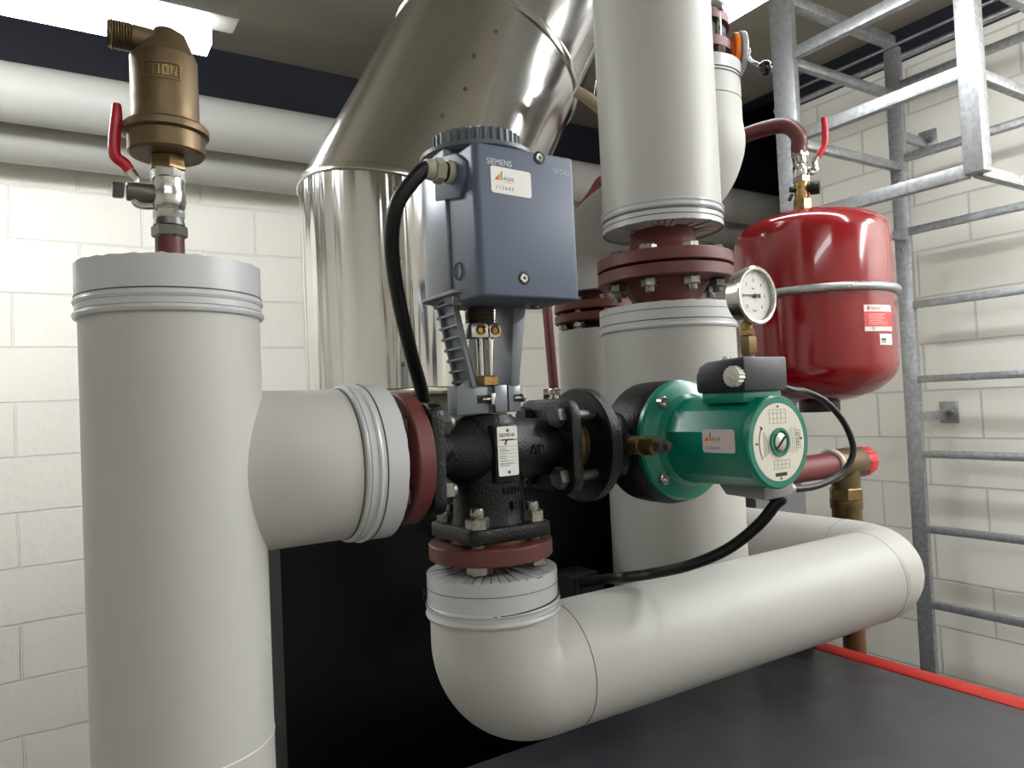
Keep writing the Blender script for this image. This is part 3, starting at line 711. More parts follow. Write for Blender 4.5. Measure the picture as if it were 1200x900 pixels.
b.torusarc(c2, -Y, dx, BR, R, 0, PI/2, 24, 64)
b.tube([e2-Y*.001, Vector((e2.x, CBY-.001, e2.z))], R, 64, smooth=False)
part('jacket', b, 'jacket', lp)
M['softseam'] = mat('soft_seam', (140, 137, 130), .5)
part('seam', B().ring(P0+dx*.087, dx, R, .0005, 72, 6), 'seam', lp)
part('seam', B().ring(e1-dx*.005, dx, R, .0005, 72, 6), 'softseam', lp)
part('seam', B().ring(e2+Y*.01, Y, R, .0005, 72, 6), 'softseam', lp)
b = B().shell((AX.x, VY, zj), (AX.x, VY, ztop_c-.002), R+.002, n=90, jag=.0006); part('end_collar', b, 'collar', lp, 'pale end collar with slit petals')
part('end_cover', B().petals((AX.x, VY, ztop_c-.001), Z, R+.0015, .026, 46, .14, .005), 'collar', lp)
part('insulation', B().cyl((AX.x, VY, zj), (AX.x, VY, ztop_c-.004), R-.001, n=48), 'insul', lp)
part('bead', B().ring((AX.x, VY, zj-.001), Z, R+.0012, .0036, 72), 'collar', lp)
part('bead', B().ring((AX.x, VY, zj+.009), Z, R+.0018, .0026, 72), 'collar', lp)
part('seam', B().ring((AX.x, VY, ztop_c-.016), Z, R+.0021, .0004, 72, 6), 'seam', lp)
b = B(); pts = []
for k in range(49): a = 2*PI*k/48; pts.append((AX.x+(R+.0035)*math.cos(a), VY+(R+.0035)*math.sin(a), zj+.0135+.0045*math.cos(a-.6)))
b.tube(pts, .0008, 6, smooth=False); dW = -RT*(R+.005); b.tube([Vector((AX.x, VY, zj+.012))+dW, Vector((AX.x, VY, zj+.02))+dW*1.02, Vector((AX.x, VY, zj+.008))+dW*1.03], .0007, 6)
part('binding_wire', b, 'ink', lp)
zf = 1.5795
part('neck', B().lathe((AX.x, VY, ztop_c-.012), Z, [(.024, 0), (.024, .008), (.032, zf-ztop_c+.012)], 40), 'red_primer', lp)
fl = part('flange', B().lathe((AX.x, VY, zf), Z, [(.02, 0), (.0685, 0), (.070, .0015), (.070, .0165), (.0685, .018), (.02, .018)], 72), 'red_primer', lp)
part('gasket', B().lathe((AX.x, VY, zf+.018), Z, [(.02, 0), (.046, 0), (.046, .0038), (.02, .0038)], 40), 'oldbrass', lp)
for sx, sy in ((-1, 1), (-1, -1), (1, -1), (1, 1)):
    o = Vector((AX.x+sx*.0355, VY+sy*.0355, zf)); b = B().hexa(o-Z*.0105, Z, .024, .0105, random.random()).cyl(o+Z*.017, o+Z*.026, .0078, n=14); part('bolt', b, 'zinc', fl)

# ------------------------------------------------------------------ pump
PC = Vector((.677, VY, 1.691))
pump = thing('circulation_pump', 'green circulation pump with black terminal box, right of the three-way valve', 'pump', PC)
b = B()
b.lathe((PC.x, .755, PC.z), -Y, [(0, 0), (.05, 0), (.070, .008), (.0785, .022), (.0795, .040), (.0795, .066), (.077, .078), (.074, .083), (0, .083)], 72)
for s in (-1, 1):
    b.lathe((PC.x+s*.05, VY, PC.z), X*s, [(.045, 0), (.040, .03), (.036, .07)], 40)
b.cyl((PC.x-.084, VY-.005, PC.z+.002), (PC.x-.084, .672, PC.z+.002), .013, n=20)
for s in (-1, 1):
    b.lathe((PC.x+s*.115, VY, PC.z+.004), X*s, [(.02, 0), (.0685, 0), (.070, .002), (.070, .0145), (.0685, .016), (.02, .016)], 64)
part('casing', b, 'iron', pump)
part('union_ring', B().lathe((.516, VY, AX.z), X, [(.02, 0), (.0335, 0), (.037, .005), (.037, .016), (.033, .022), (.033, .031), (.02, .031)], 48), 'oldbrass', pump, 'tarnished brass union between valve and pump')
part('union_nut', B().hexa((.541, VY, AX.z), X, .086, .006, .0), 'iron', pump)
pz = PC.z+.003; my0, my1 = .6725, .5235; PK = .93
b = B().lathe((PC.x, my0, pz), -Y, [(0, 0), (.0755, 0), (.0765, .001), (.0765, .007), (.074, .0105), (.066, .013), (.058, .017), (.0535, .026), (.05, .026)], 72)
part('motor_flange', b, 'green', pump)
U_, V_ = X, Z
def poly(y, ap, nn=12, w=0):
    r = ap/math.cos(PI/nn); return [Vector((PC.x+r*math.cos(2*PI*(k+.5)/nn), y, pz+r*math.sin(2*PI*(k+.5)/nn))) for k in range(nn)]
part('motor_body', B().loft([poly(my0-.012, .0495), poly(my0-.02, .0505), poly(my1+.013, .0505), poly(my1+.008, .0495)]), 'green', pump, sharp=20)
part('end_bell', B().lathe((PC.x, my1+.020, pz), -Y, [(0, .006), (.0485, .006), (.050, .007), (.050, .011), (.0518, .0125), (.0518, .0175), (.050, .0195), (.0440, .0195), (.0435, .0188), (0, .0188)], 72), 'green', pump)
fyp = my1+.0011
plate = part('rating_plate', B().lathe((PC.x, fyp, pz), -Y, [(.0150, 0), (.0432, 0), (.0432, .0006), (.0150, .0006)], 64), 'cream', pump, 'cream round rating plate')
part('screw_well', B().lathe((PC.x, fyp-.0005, pz), -Y, [(.0105, -.0), (.0158, 0), (.0158, .0022), (.0128, .0022), (.0125, .0004), (.0, .0004)], 40), 'green', pump)
sv = part('vent_screw', B().lathe((PC.x, fyp-.0008, pz), -Y, [(.0098, 0), (.0098, .002), (.0088, .0026), (0, .0026)], 32), 'chrome', pump)
part('slot', B().bar((PC.x-.0072, fyp-.0037, pz-.006), (PC.x+.0072, fyp-.0037, pz+.006), .0012, .0018, up=Y, bev=0), 'ink', sv)
ff = fyp-.00065
def pr(u0, u1, v0, v1, b): b.box((PC.x+u0*PK, ff-.00015, pz+v0*PK), (PC.x+u1*PK, ff, pz+v1*PK))
b = B()
for yy in (.022, .028, .034, .0385): pr(-.016, .014, yy, yy+.0004, b)
for yy in (-.022, -.027, -.032): pr(-.012, .017, yy, yy+.0004, b)
for xx in (-.016, -.009, -.002, .005, .0135): pr(xx, xx+.0004, .022, .0385, b)
for xx in (-.012, -.005, .002, .009, .0165): pr(xx, xx+.0004, -.032, -.022, b)
for k in range(4): pr(.0195+k*.004, .0198+k*.004, -.014, .016, b)
for k in range(5): pr(-.028+k*.0024, -.0274+k*.0024, -.016+k*.001, .014-k*.003, b)
part('table_lines', b, 'greyink', plate)
b = B(); pr(-.010, .011, -.0405, -.0362, b); part('barcode', b, 'ink', plate)
for (u0, v0) in ((0, .0425), (0, -.043), (-.0405, 0)):
    part('plate_rivet', B().lathe((PC.x+u0*PK, ff+.0003, pz+v0*PK), -Y, [(.0016, 0), (.0014, .001), (0, .0012)], 10), 'dullbolt', plate)
part('plate_rivet', B().lathe((PC.x+.0378, ff+.0003, pz+.002), -Y, [(.0016, 0), (.0014, .001), (0, .0012)], 10), 'green', plate)
text('lettering', 'WILO', .0062, (PC.x+.0326, ff, pz+.0015), Z, -X, 'ink', plate, 'CENTER')
b = B()
for (u0, u1, v0, v1) in ((.0312, .0316, -.0095, .0125), (.0384, .0388, -.0095, .0125), (.0312, .0388, .0121, .0125), (.0312, .0388, -.0095, -.0091)): pr(u0, u1, v0, v1, b)
part('name_frame', b, 'ink', plate)
pts = [(PC.x+.0335*math.cos(a), ff, pz+.0335*math.sin(a)) for a in [math.radians(150+k*6) for k in range(11)]]
b = B().tube(pts, .0005, 6, smooth=False); b.prism([(-.0316, .0191), (-.0265, .0172), (-.0288, .014)], (PC.x, ff, pz), X, Z, -Y*.0002); part('rotation_arrow', b, 'ink', plate)
for k, (a, rr) in enumerate(((132, .0655), (222, .0655), (42, .0655), (318, .0655))):
    a = math.radians(a); c = Vector((PC.x+rr*math.cos(a), my0-.0115, pz+rr*math.sin(a)))
    s = part('motor_screw', B().lathe(c+Y*.004, -Y, [(.0075, 0), (.0075, .0115), (.0065, .0125), (.0042, .0125), (.004, .008), (0, .008)], 24), 'chrome', pump)
asset_tag(pump, PX(842, 517, PC.x-.0505)-X*.0002, -Y, Z, 'pink_sticker', '112641', .0465, .0262)
# terminal box
tb = B(); bx0, bx1, by0, by1 = PC.x-.037, PC.x+.036, .536, .607
bz0, bz1 = pz+.0575, pz+.0955
tb.prism([(by0, bz0), (by1-.002, bz0), (by1, bz0+.004), (by1, bz1-.018), (by1-.006, bz1-.007), (by1-.018, bz1-.002), (by0+.008, bz1), (by0, bz1)], (bx0, 0, 0), Y, Z, X*(bx1-bx0), .0022)
bxp = part('terminal_box', tb, 'blackplastic', pump)
part('box_base', B().box((bx0+.004, by0+.006, pz+.045), (bx1-.004, by1-.004, bz0+.001), .002), 'green', pump)
part('seam_line', B().box((bx0-.0003, by0+.001, bz0+.021), (bx0+.002, by1-.002, bz0+.0216)), 'ink', bxp)
kp = PX(863, 441, bx0)
b = B(); kn = []
for k in range(32): a = 2*PI*k/32; r = .0118 if k % 2 else .0106; kn.append((r*math.cos(a), r*math.sin(a)))
b.prism(kn, kp+X*.001, Y, Z, -X*.0095); b.cyl(kp-X*.008, kp-X*.0105, .0098, n=24, bev=.0008); part('selector_knob', b, 'knob', bxp, 'ivory selector knob')
part('knob_grip', B().bar(kp-X*.0117+Y*.006+Z*.004, kp-X*.0117-Y*.006-Z*.004, .003, .004, up=X, bev=.0008), 'knob', bxp)
part('lid_screw', B().lathe((bx0+.03, by0+.05, bz1-.001), Z, [(.005, 0), (.005, .004), (.003, .005), (0, .005)], 16), 'chrome', bxp)
# vent fitting on the suction side
vx, vzp = PC.x-.084, PC.z+.002
b = B().cyl((vx, .678, vzp), (vx, .652, vzp), .0112, n=24, bev=.001); fit = part('drain_fitting', b, 'oldbrass', pump, 'brass drain fitting')
part('fitting_body', B().hexa((vx, .653, vzp), -Y, .0195, .027, .2), 'brass', fit)
part('fitting_plug', B().hexa((vx, .628, vzp), -Y, .0165, .014, .5).box((vx-.003, .606, vzp-.0035), (vx+.003, .616, vzp+.0035), .0005), 'dullbolt', fit)
# grey module hanging below the motor
lo_ = PX(842, 575, .695)
part('lower_module', B().prism([(.54, pz-.046), (.605, pz-.046), (.605, pz-.053), (.596, pz-.063), (.54, pz-.065)], (.668, 0, 0), Y, Z, X*.05, .002), 'greypaint', pump)
part('module_gland', B().cyl((.716, .556, pz-.059), (.733, .552, pz-.059), .0065, n=16, bev=.001), 'gland', pump)

# pump cables
tc = [Vector((bx1-.006, by1-.025, bz0+.02)), D(925, 456, .90), D(944, 459, .93), D(968, 471, .95), D(990, 497, .96), D(1000, 528, .96), D(988, 553, .95), D(962, 568, .93), D(935, 573, .91), D(912, 571, .89), Vector((.706, .575, pz-.062))]
single('pump_cable', B().tube(tc, .0042, 12), 'dark', 'thin black cable looping from the terminal box to the underside of the green pump', 'cable')
kb = [Vector((.69, .58, pz-.06)), Vector((.703, .548, pz-.066)), PY(908, 592, .552), PY(886, 618, .575), PY(850, 645, .61), PY(806, 663, .65), PY(765, 672, .69), PY(745, 675, .70), PY(727, 677, .715), PY(712, 678.5, .76), PY(700, 680, .83), PY(683, 684, 1.012)]
pcab = thing('power_cable', 'thick black cable sagging from under the green pump across to a black plug', 'cable', kb[-1])
part('sheath', B().tube(kb, .0068, 14), 'dark', pcab)
q0, q1 = PY(652, 671, 1.07), PY(688, 697, 1.07)
part('plug', B().box((q0.x, 1.03, q1.z), (q1.x, CBY-.0005, q0.z), .004).box((q0.x+.012, 1.01, q1.z+.006), (q1.x-.006, 1.032, q0.z-.006), .003), 'duct', pcab, 'black square plug on the boiler cabinet')

# ------------------------------------------------------------------ flanged vertical pipes
def flange_pair(parent, ax_, zf0, th, R_, nb, rb_, lower=True):
    f = part('flange', B().lathe((ax_.x, ax_.y, zf0), Z, [(.04, 0), (R_-.0015, 0), (R_, .0015), (R_, th-.0015), (R_-.0015, th), (.04, th)], 80), 'red_primer', parent)
    return f
CD = 1.312
ca = D(785.5, 450, CD); cx, cy = ca.x, ca.y
def cz(y): return D(780, y, CD).z
FR = 78.5/852*CD
zA0, zA1 = cz(333), cz(319.5); zB0, zB1 = cz(317), cz(303)
lowv = thing('lower_riser_pipe', 'fat grey insulated vertical pipe directly behind the green pump', 'pipe', (cx, cy, 0))
lr = 77/852*CD; zt2 = cz(362); zb2 = cz(387)
part('jacket', B().cyl((cx, cy, 0), (cx, cy, zb2+.004), lr, n=96), 'jacket', lowv)
part('end_collar', B().shell((cx, cy, zb2), (cx, cy, zt2), lr+.0022, n=90, jag=.0005), 'collar', lowv)
part('end_cover', B().petals((cx, cy, zt2-.004), Z, lr+.001, .06, 44), 'collar', lowv)
part('bead', B().ring((cx, cy, zb2-.001), Z, lr+.001, .004, 80), 'collar', lowv)
part('seam', B().ring((cx, cy, zb2+.009), Z, lr+.0023, .0008, 80, 6), 'seam', lowv)
part('seam', B().ring((cx, cy, zt2-.012), Z, lr+.0023, .0006, 80, 6), 'seam', lowv)
part('neck', B().lathe((cx, cy, zt2-.01), Z, [(.055, 0), (.057, .018), (.078, zA0-zt2+.01)], 64), 'red_primer', lowv)
fA = flange_pair(lowv, ca, zA0, zA1-zA0, FR, 8, .09)
uppv = thing('upper_riser_pipe', 'tall grey insulated vertical pipe rising to the ceiling above the bolted flange', 'pipe', (cx, cy, zB0))
ur = 68.5/852*CD; zu0, zu1 = cz(272), cz(248)
ucx = D(771, 150, CD)
part('jacket', B().cyl((cx, cy, zu1-.005), (cx, cy, CZ-.001), ur, n=96), 'jacket', uppv)
part('end_collar', B().shell((cx, cy, zu1), (cx, cy, zu0), ur+.002, n=90, jag=.0004), 'collar', uppv)
part('end_cover', B().petals((cx, cy, zu0+.004), -Z, ur, .06, 44), 'collar', uppv)
for zz in (zu1-.002, zu1+.007): part('bead', B().ring((cx, cy, zz-.010), Z, ur+.0012, .003, 80), 'collar', uppv)
for zz in (zu1-.016, zu1-.022+.004, zu0+.010): part('seam', B().ring((cx, cy, zz), Z, ur+.0023, .0007, 80, 6), 'seam', uppv)
part('neck', B().lathe((cx, cy, zB1), Z, [(.075, -.002), (.064, .012), (.058, .03), (.058, zu0-zB1+.012)], 64), 'red_primer', uppv)
fB = flange_pair(uppv, ca, zB0, zB1-zB0, FR, 8, .09)
part('gasket', B().lathe((cx, cy, zA1), Z, [(.05, 0), (.075, 0), (.075, zB0-zA1), (.05, zB0-zA1)], 48), 'ink', uppv)
for k in range(8):
    a = 2*PI*(k+.5)/8+.12; o = Vector((cx+.0925*math.cos(a), cy+.0925*math.sin(a), zA0)); b = B()
    b.hexa(o-Z*.015, Z, .026, .014, random.random()).cyl(o-Z*.024, o+Z*(zB1-zA0+.002), .0082, n=16, bev=.001).hexa(o+Z*(zB1-zA0), Z, .026, .011, random.random())
    part('bolt', b, 'zinc' if k % 3 else 'dullbolt', fA)
# short red stub from pump outlet into the riser
stub = thing('outlet_stub', 'short dark red connecting pipe hidden between green pump and grey riser', 'pipe', (.86, VY, PC.z))
b = B().tube([(.8085, VY, PC.z), (.84, VY, PC.z), (.862, VY+.006, PC.z), (.87, VY+.028, PC.z), (.87, cy-lr+.012, PC.z)], .026, 24); part('bend', b, 'red_primer', stub)

# ------------------------------------------------------------------ pressure gauge
gc = PY(890, 346, .688)
gax = Vector((.86, .716, 0))
ga = thing('pressure_gauge', 'round white pressure gauge in a steel case beside the red tank', 'gauge', (gax.x, gax.y, PC.z+.025))
gcx, gcz, gr, gy0 = gc.x-.004, gc.z, .0412, .688
part('case', B().lathe((gcx, .735, gcz), -Y, [(0, .021), (gr-.004, .021), (gr-.001, .024), (gr-.001, .038), (gr+.0015, .040), (gr+.0015, .046), (gr-.001, .048), (gr-.004, .0475), (gr-.005, .0425), (gr-.005, .040), (0, .040)], 64), 'chrome', ga)
dial = part('dial', B().lathe((gcx, .6955, gcz), -Y, [(0, 0), (gr-.0052, 0), (gr-.0052, .0012), (0, .0012)], 48), 'sticker', ga, 'white dial with bar scale')
fd = .6955-.00125
b = B()
for k in range(61):
    a = math.radians(225-270*k/60); L = .0045 if k % 10 == 0 else (.0032 if k % 5 == 0 else .0018); r1 = gr-.0068
    d = Vector((math.cos(a), 0, math.sin(a))); c = Vector((gcx, fd, gcz)); b.bar(c+d*(r1-L), c+d*r1, .0006 if k % 10 == 0 else .0003, .0002, up=Y, bev=0)
part('scale_marks', b, 'ink', dial)
for k in range(7):
    a = math.radians(225-270*k/6); text('numeral', str(k), .0075, (gcx+.0225*math.cos(a), fd, gcz+.0225*math.sin(a)), X, Z, 'ink', dial, 'CENTER')
text('lettering', 'bar', .006, (gcx, fd, gcz-.0215), X, Z, 'ink', dial, 'CENTER')
text('lettering', 'bar', .0045, (gcx-.001, fd, gcz+.0105), X, Z, 'ink', dial, 'CENTER')
a = math.radians(225-270*.92/6*1.0-0); a = math.radians(180)
b = B(); b.prism([(-.0285, .0004), (-.0285, -.0004), (-.004, -.0012), (.006, -.0022), (.011, -.0038), (.011, .0038), (.006, .0022), (-.004, .0012)], (gcx, fd-.0022, gcz), X, Z, -Y*.0006); b.cyl((gcx, fd, gcz), (gcx, fd-.0038, gcz), .0028, n=16)
part('needle', b, 'ink', ga)
part('glass', B().lathe((gcx, .6925, gcz), -Y, [(0, 0), (gr-.0052, 0), (gr-.0052, .001), (0, .001)], 48), 'glass', ga)
b = B(); zs = gcz-gr+.002; s0_ = Vector((gcx-.0055, .705, 0))
b.cyl((s0_.x, s0_.y, zs-.013), (s0_.x, s0_.y, zs+.003), .0075, n=16).hexa((s0_.x, s0_.y, zs-.018), Z, .0175, .0095)
part('connection_nut', b, 'brass', ga)
b = B().hexa((s0_.x, s0_.y, zs-.045), Z, .022, .026, .3).cyl((s0_.x, s0_.y, PC.z+.020), (s0_.x, s0_.y, zs-.044), .0085, n=16); part('syphon_cock', b, 'oldbrass', ga)

# ------------------------------------------------------------------ rear riser with butterfly valve
RD = 1.8
ra = D(702, 370, RD)
def rz(y, d=RD): return D(702, y, d).z
rear = thing('rear_riser_pipe', 'pale insulated vertical pipe half hidden between the actuator and the front riser', 'pipe', (ra.x, ra.y, ztop))
rr = .103
part('jacket', B().cyl((ra.x, ra.y, ztop+.0005), (ra.x, ra.y, rz(388)), rr, n=64), 'jacket', rear)
part('end_cover', B().petals((ra.x, ra.y, rz(388)-.001), Z, rr, .055, 40), 'collar', rear)
part('neck', B().lathe((ra.x, ra.y, rz(389)), Z, [(.052, 0), (.055, .015), (.07, rz(378)-rz(389)+.002)], 40), 'red_primer', rear)
f1 = part('flange', B().lathe((ra.x, ra.y, rz(379)), Z, [(.04, 0), (.108, 0), (.11, .002), (.11, .018), (.108, .02), (.04, .02)], 64), 'red_primer', rear)
rup = thing('rear_bend_pipe', 'pale insulated pipe bending up behind the front riser to the orange butterfly valve', 'pipe', (ra.x, ra.y, rz(366)))
f2 = part('flange', B().lathe((ra.x, ra.y, rz(366)), Z, [(.04, 0), (.108, 0), (.11, .002), (.11, .018), (.108, .02), (.04, .02)], 64), 'red_primer', rup)
part('neck', B().lathe((ra.x, ra.y, rz(358)), Z, [(.07, 0), (.055, .012), (.052, rz(342)-rz(358)+.004)], 40), 'red_primer', rup)
for k in range(8):
    a = 2*PI*k/8+.3; o = Vector((ra.x+.088*math.cos(a), ra.y+.088*math.sin(a), rz(379)))
    part('bolt', B().hexa(o-Z*.014, Z, .025, .0135, random.random()).cyl(o-Z*.018, o+Z*(rz(358)-rz(379)+.012), .008, n=12).hexa(o+Z*(rz(366)-rz(379)+.0205), Z, .025, .012), 'zinc', f1)
OD = 1.56
oa = D(812, 60, OD)
def oz_(y): return D(812, y, OD).z
zjt = oz_(86)
b = B(); q = D(807, 190, OD+.02); q2 = D(713, 268, RD-.01)
path = [Vector((ra.x, ra.y, rz(343))), Vector((ra.x, ra.y, rz(318))), Vector((ra.x, ra.y, rz(300))), Vector((ra.x, ra.y, rz(285))).lerp(Vector((oa.x, oa.y, oz_(200))), .18), Vector((ra.x, ra.y, rz(285))).lerp(Vector((oa.x, oa.y, oz_(200))), .82), Vector((oa.x, oa.y, oz_(180))), Vector((oa.x, oa.y, oz_(150))), Vector((oa.x, oa.y, zjt))]
rs = rr*OD/1.72; b.tube(path, [rr, rr, rr, rr*.98, rs*1.02, rs, rs, rs], 64, sub=8); part('jacket', b, 'jacket', rup)
part('end_collar', B().shell((ra.x, ra.y, rz(322)), (ra.x, ra.y, rz(345)), rr+.003, n=64), 'collar', rup)
for y_ in (100, 104): part('seam', B().ring((oa.x, oa.y, oz_(y_)), Z, rs+.0005, .0012, 64, 6), 'seam', rup)
part('seam', B().ring((oa.x, oa.y, oz_(128)), Z, rs+.0002, .0008, 64, 6), 'seam', rup)
part('end_collar', B().shell((oa.x, oa.y, oz_(100)), (oa.x, oa.y, zjt), rs+.0025, n=64), 'collar', rup)
part('end_cover', B().petals((oa.x, oa.y, zjt-.003), Z, rs, .05, 40), 'collar', rup)
FRb = .08
part('neck', B().lathe((oa.x, oa.y, zjt-.01), Z, [(.05, 0), (.05, .01), (.062, oz_(72)-zjt+.012)], 40), 'red_primer', rup)
f3 = part('flange', B().lathe((oa.x, oa.y, oz_(72)), Z, [(.04, 0), (FRb, 0), (FRb, .02), (.04, .02)], 64), 'red_primer', rup)
bf = thing('butterfly_valve', 'orange butterfly valve with ball-ended lever right of the tall riser', 'valve', (oa.x, oa.y, oz_(62)))
zw0, zw1 = oz_(72)+.021, oz_(40)-.001
part('wafer_body', B().lathe((oa.x, oa.y, zw0), Z, [(.045, 0), (.068, 0), (.07, .004), (.07, zw1-zw0-.004), (.068, zw1-zw0), (.045, zw1-zw0)], 48), 'iron', bf)
dr = (D(862, 66, OD)-D(812, 66, OD)).normalized()
hz = oz_(64)
h0 = Vector((oa.x, oa.y, hz))
part('valve_neck', B().cyl(h0+dr*.06, h0+dr*.085, .028, n=24), 'orange_paint', bf)
part('orange_flange', B().cyl(h0+dr*.080, h0+dr*.092, .043, n=40, bev=.003), 'orange_paint', bf)
part('notch_plate', B().cyl(h0+dr*.093, h0+dr*.106, .046, n=40, bev=.003), 'alu', bf)
part('hub', B().cyl(h0+dr*.105, h0+dr*.12, .013, n=20, bev=.002), 'chrome', bf)
part('lever', B().tube([h0+dr*.115, D(880, 72, OD-.03), D(893, 78, OD-.05)], .0042, 12, smooth=False), 'chrome', bf)
part('lever_ball', B().ball(D(897, 80, OD-.055), .0155), 'black_ball', bf, 'glossy black ball knob')
for y_, k in ((40, 0),):
    ob = thing('ceiling_riser_pipe', 'pale pipe with red flange above the orange butterfly valve', 'pipe', (oa.x, oa.y, oz_(40)))
    f4 = part('flange', B().lathe((oa.x, oa.y, oz_(40)), Z, [(.04, 0), (FRb-.003, 0), (FRb-.003, .02), (.04, .02)], 64), 'red_primer', ob)
    part('neck', B().lathe((oa.x, oa.y, oz_(31)), Z, [(.065, -.003), (.052, .02), (.052, .05)], 40), 'red_primer', ob)
    part('jacket', B().cyl((oa.x, oa.y, oz_(17)), (oa.x, oa.y, CZ-.001), .070, n=64, bev=.002), 'collar', ob)
    for k in range(4):
        a = 2*PI*(k+.5)/4-.75; o = Vector((oa.x+.07*math.cos(a), oa.y+.07*math.sin(a), oz_(72)))
        part('bolt', B().hexa(o-Z*.012, Z, .022, .012).cyl(o, o+Z*(oz_(31)-oz_(72)+.01), .007, n=12).hexa(o+Z*(oz_(31)-oz_(72)-.0), Z, .022, .012), 'zinc', f4)
# beige lever near the flue
bl = thing('valve_lever', 'beige lever handle poking out left of the tall riser', 'lever', D(700, 118, 1.5))
part('handle', B().tube([D(674, 106, 1.45), D(690, 116, 1.46), D(712, 134, 1.48)], [.011, .012, .012], 14), 'beige', bl)
part('shaft', B().cyl(D(703, 90, 1.47), D(699, 116, 1.465), .007, n=14), 'chrome', bl)
part('gear_arm', B().tube([D(710, 133, 1.48), D(740, 120, 1.5), Vector((oa.x-.05, oa.y-.02, oz_(120)))], .01, 12, smooth=False), 'beige', bl)

# ------------------------------------------------------------------ expansion tank
TD = 1.9
ta = D(953, 350, TD); tr = 90/852*TD*.95
def tzz(y): return D(953, y, TD).z
z0, z1 = tzz(449), tzz(263)
tank = thing('expansion_tank', 'glossy red expansion tank strapped at mid height, right of the gauge', 'tank', (ta.x, ta.y, z0))
prof = [(0, -.052), (.04, -.051), (.09, -.042), (.14, -.024), (tr-.02, -.001), (tr-.005, .016), (tr, .04)]
prof += [(tr, z1-z0-.045), (tr-.004, z1-z0-.025), (tr-.018, z1-z0-.006), (tr-.05, z1-z0+.010), (.10, z1-z0+.024), (.05, z1-z0+.030), (0, z1-z0+.032)]
part('shell', B().lathe((ta.x, ta.y, z0), Z, prof, 96), 'paint_red', tank, sharp=50)
zs = tzz(349)
part('strap', B().ring((ta.x, ta.y, zs), Z, tr+.004, .0105, 96, 12), 'galv_tube', tank, 'grey tubular clamp ring')
sd = (D(1044, 349, TD)-D(953, 349, TD)).normalized()
lg = Vector((ta.x, ta.y, zs))+sd*(tr+.008)
part('strap_lug', B().bar(lg+FW*.01-sd*.012, lg+FW*.01+sd*.014, .035, .03, bev=.008), 'galv', tank)
back = Vector((2.245, 1.63, zs)); dirb = (back-Vector((ta.x, ta.y, zs))).normalized()
part('bracket_arm', B().bar(Vector((ta.x, ta.y, zs))+dirb*(tr-.002), back-dirb*.03, .03, .03), 'galv', tank)
part('bottom_cap', B().cyl((ta.x, ta.y, z0-.075), (ta.x, ta.y, z0-.045), .05, n=24), 'dark', tank)
b = B()
def onTank(px, py, off=.0006):
    o, d = EYE-ta, ray(px, py); R2 = (tr+off)**2; A_ = d.x**2+d.y**2; B_ = 2*(o.x*d.x+o.y*d.y); C_ = o.x**2+o.y**2-R2
    disc = max(0, B_*B_-4*A_*C_); t = (-B_-math.sqrt(disc))/(2*A_); return EYE+d*t
def tang(px, py): p = onTank(px, py); return math.atan2(p.y-ta.y, p.x-ta.x), p.z
def patch(name, a0, a1, z0_, z1_, m, parent, off=.0008, nn=10, t=.0006):
    b = B(); rows = []
    for rr_ in (tr+off-t, tr+off):
        rows.append([[Vector((ta.x+rr_*math.cos(a0+(a1-a0)*i/nn), ta.y+rr_*math.sin(a0+(a1-a0)*i/nn), z)) for i in range(nn+1)] for z in (z0_, z1_)])
    for i in range(nn):
        v = [b.b.verts.new(rows[j][k][i+d]) for j in (0, 1) for k in (0, 1) for d in (0, 1)]
        for f in ((4, 5, 7, 6), (0, 2, 3, 1), (0, 1, 5, 4), (2, 6, 7, 3)): b.b.faces.new([v[q] for q in f])
        if i == 0: b.b.faces.new([v[q] for q in (0, 4, 6, 2)])
        if i == nn-1: b.b.faces.new([v[q] for q in (1, 3, 7, 5)])
    return part(name, b, m, parent)
a0, zt1 = tang(1012, 357); a1 = a0+.50; zb1 = tang(1013, 388)[1]
hh = zt1-zb1
lab = patch('label', a0, a1, zb1, zt1, 'sticker', tank, .0006); lab['label'] = 'white and red printed tank label'
patch('label_panel', a0+.004, a1-.004, zb1+hh*.17, zt1-hh*.26, mat('label_red', (214, 62, 58), .4), lab, .0011)
for k in range(6): patch('label_text_line', a0+.06, a0+.06+random.uniform(.22, .36), zb1+hh*(.25+k*.075), zb1+hh*(.265+k*.075), 'sticker', lab, .0015, 6)
am = a0+.05
def tantext(txt, size, a, z, m, parent):
    r_ = tr+.0012; o = Vector((ta.x+r_*math.cos(a), ta.y+r_*math.sin(a), z)); u = Vector((-math.sin(a), math.cos(a), 0))
    return text('lettering', txt, size, o, u, Z, m, parent)
tantext('flamco', .011, am+.05, zt1-hh*.13, 'redink', lab)
patch('emblem', am, am+.03, zt1-hh*.2, zt1-hh*.06, 'redink', lab, .0011, 3)
tantext('35', .009, am+.05, zb1+hh*.09, 'ink', lab)
a2, zt3 = tang(1031, 391); zb3 = tang(1031, 404)[1]
lab2 = patch('label', a2, a2+.26, zb3, zt3, 'sticker', tank, .0006, 6); lab2['label'] = 'small white asset sticker'
patch('label_text_line', a2+.03, a2+.11, zt3-.016, zt3-.011, 'ink', lab2, .0011, 4)
patch('label_text_line', a2+.03, a2+.11, zb3+.006, zb3+.008, 'ink', lab2, .0011, 4)

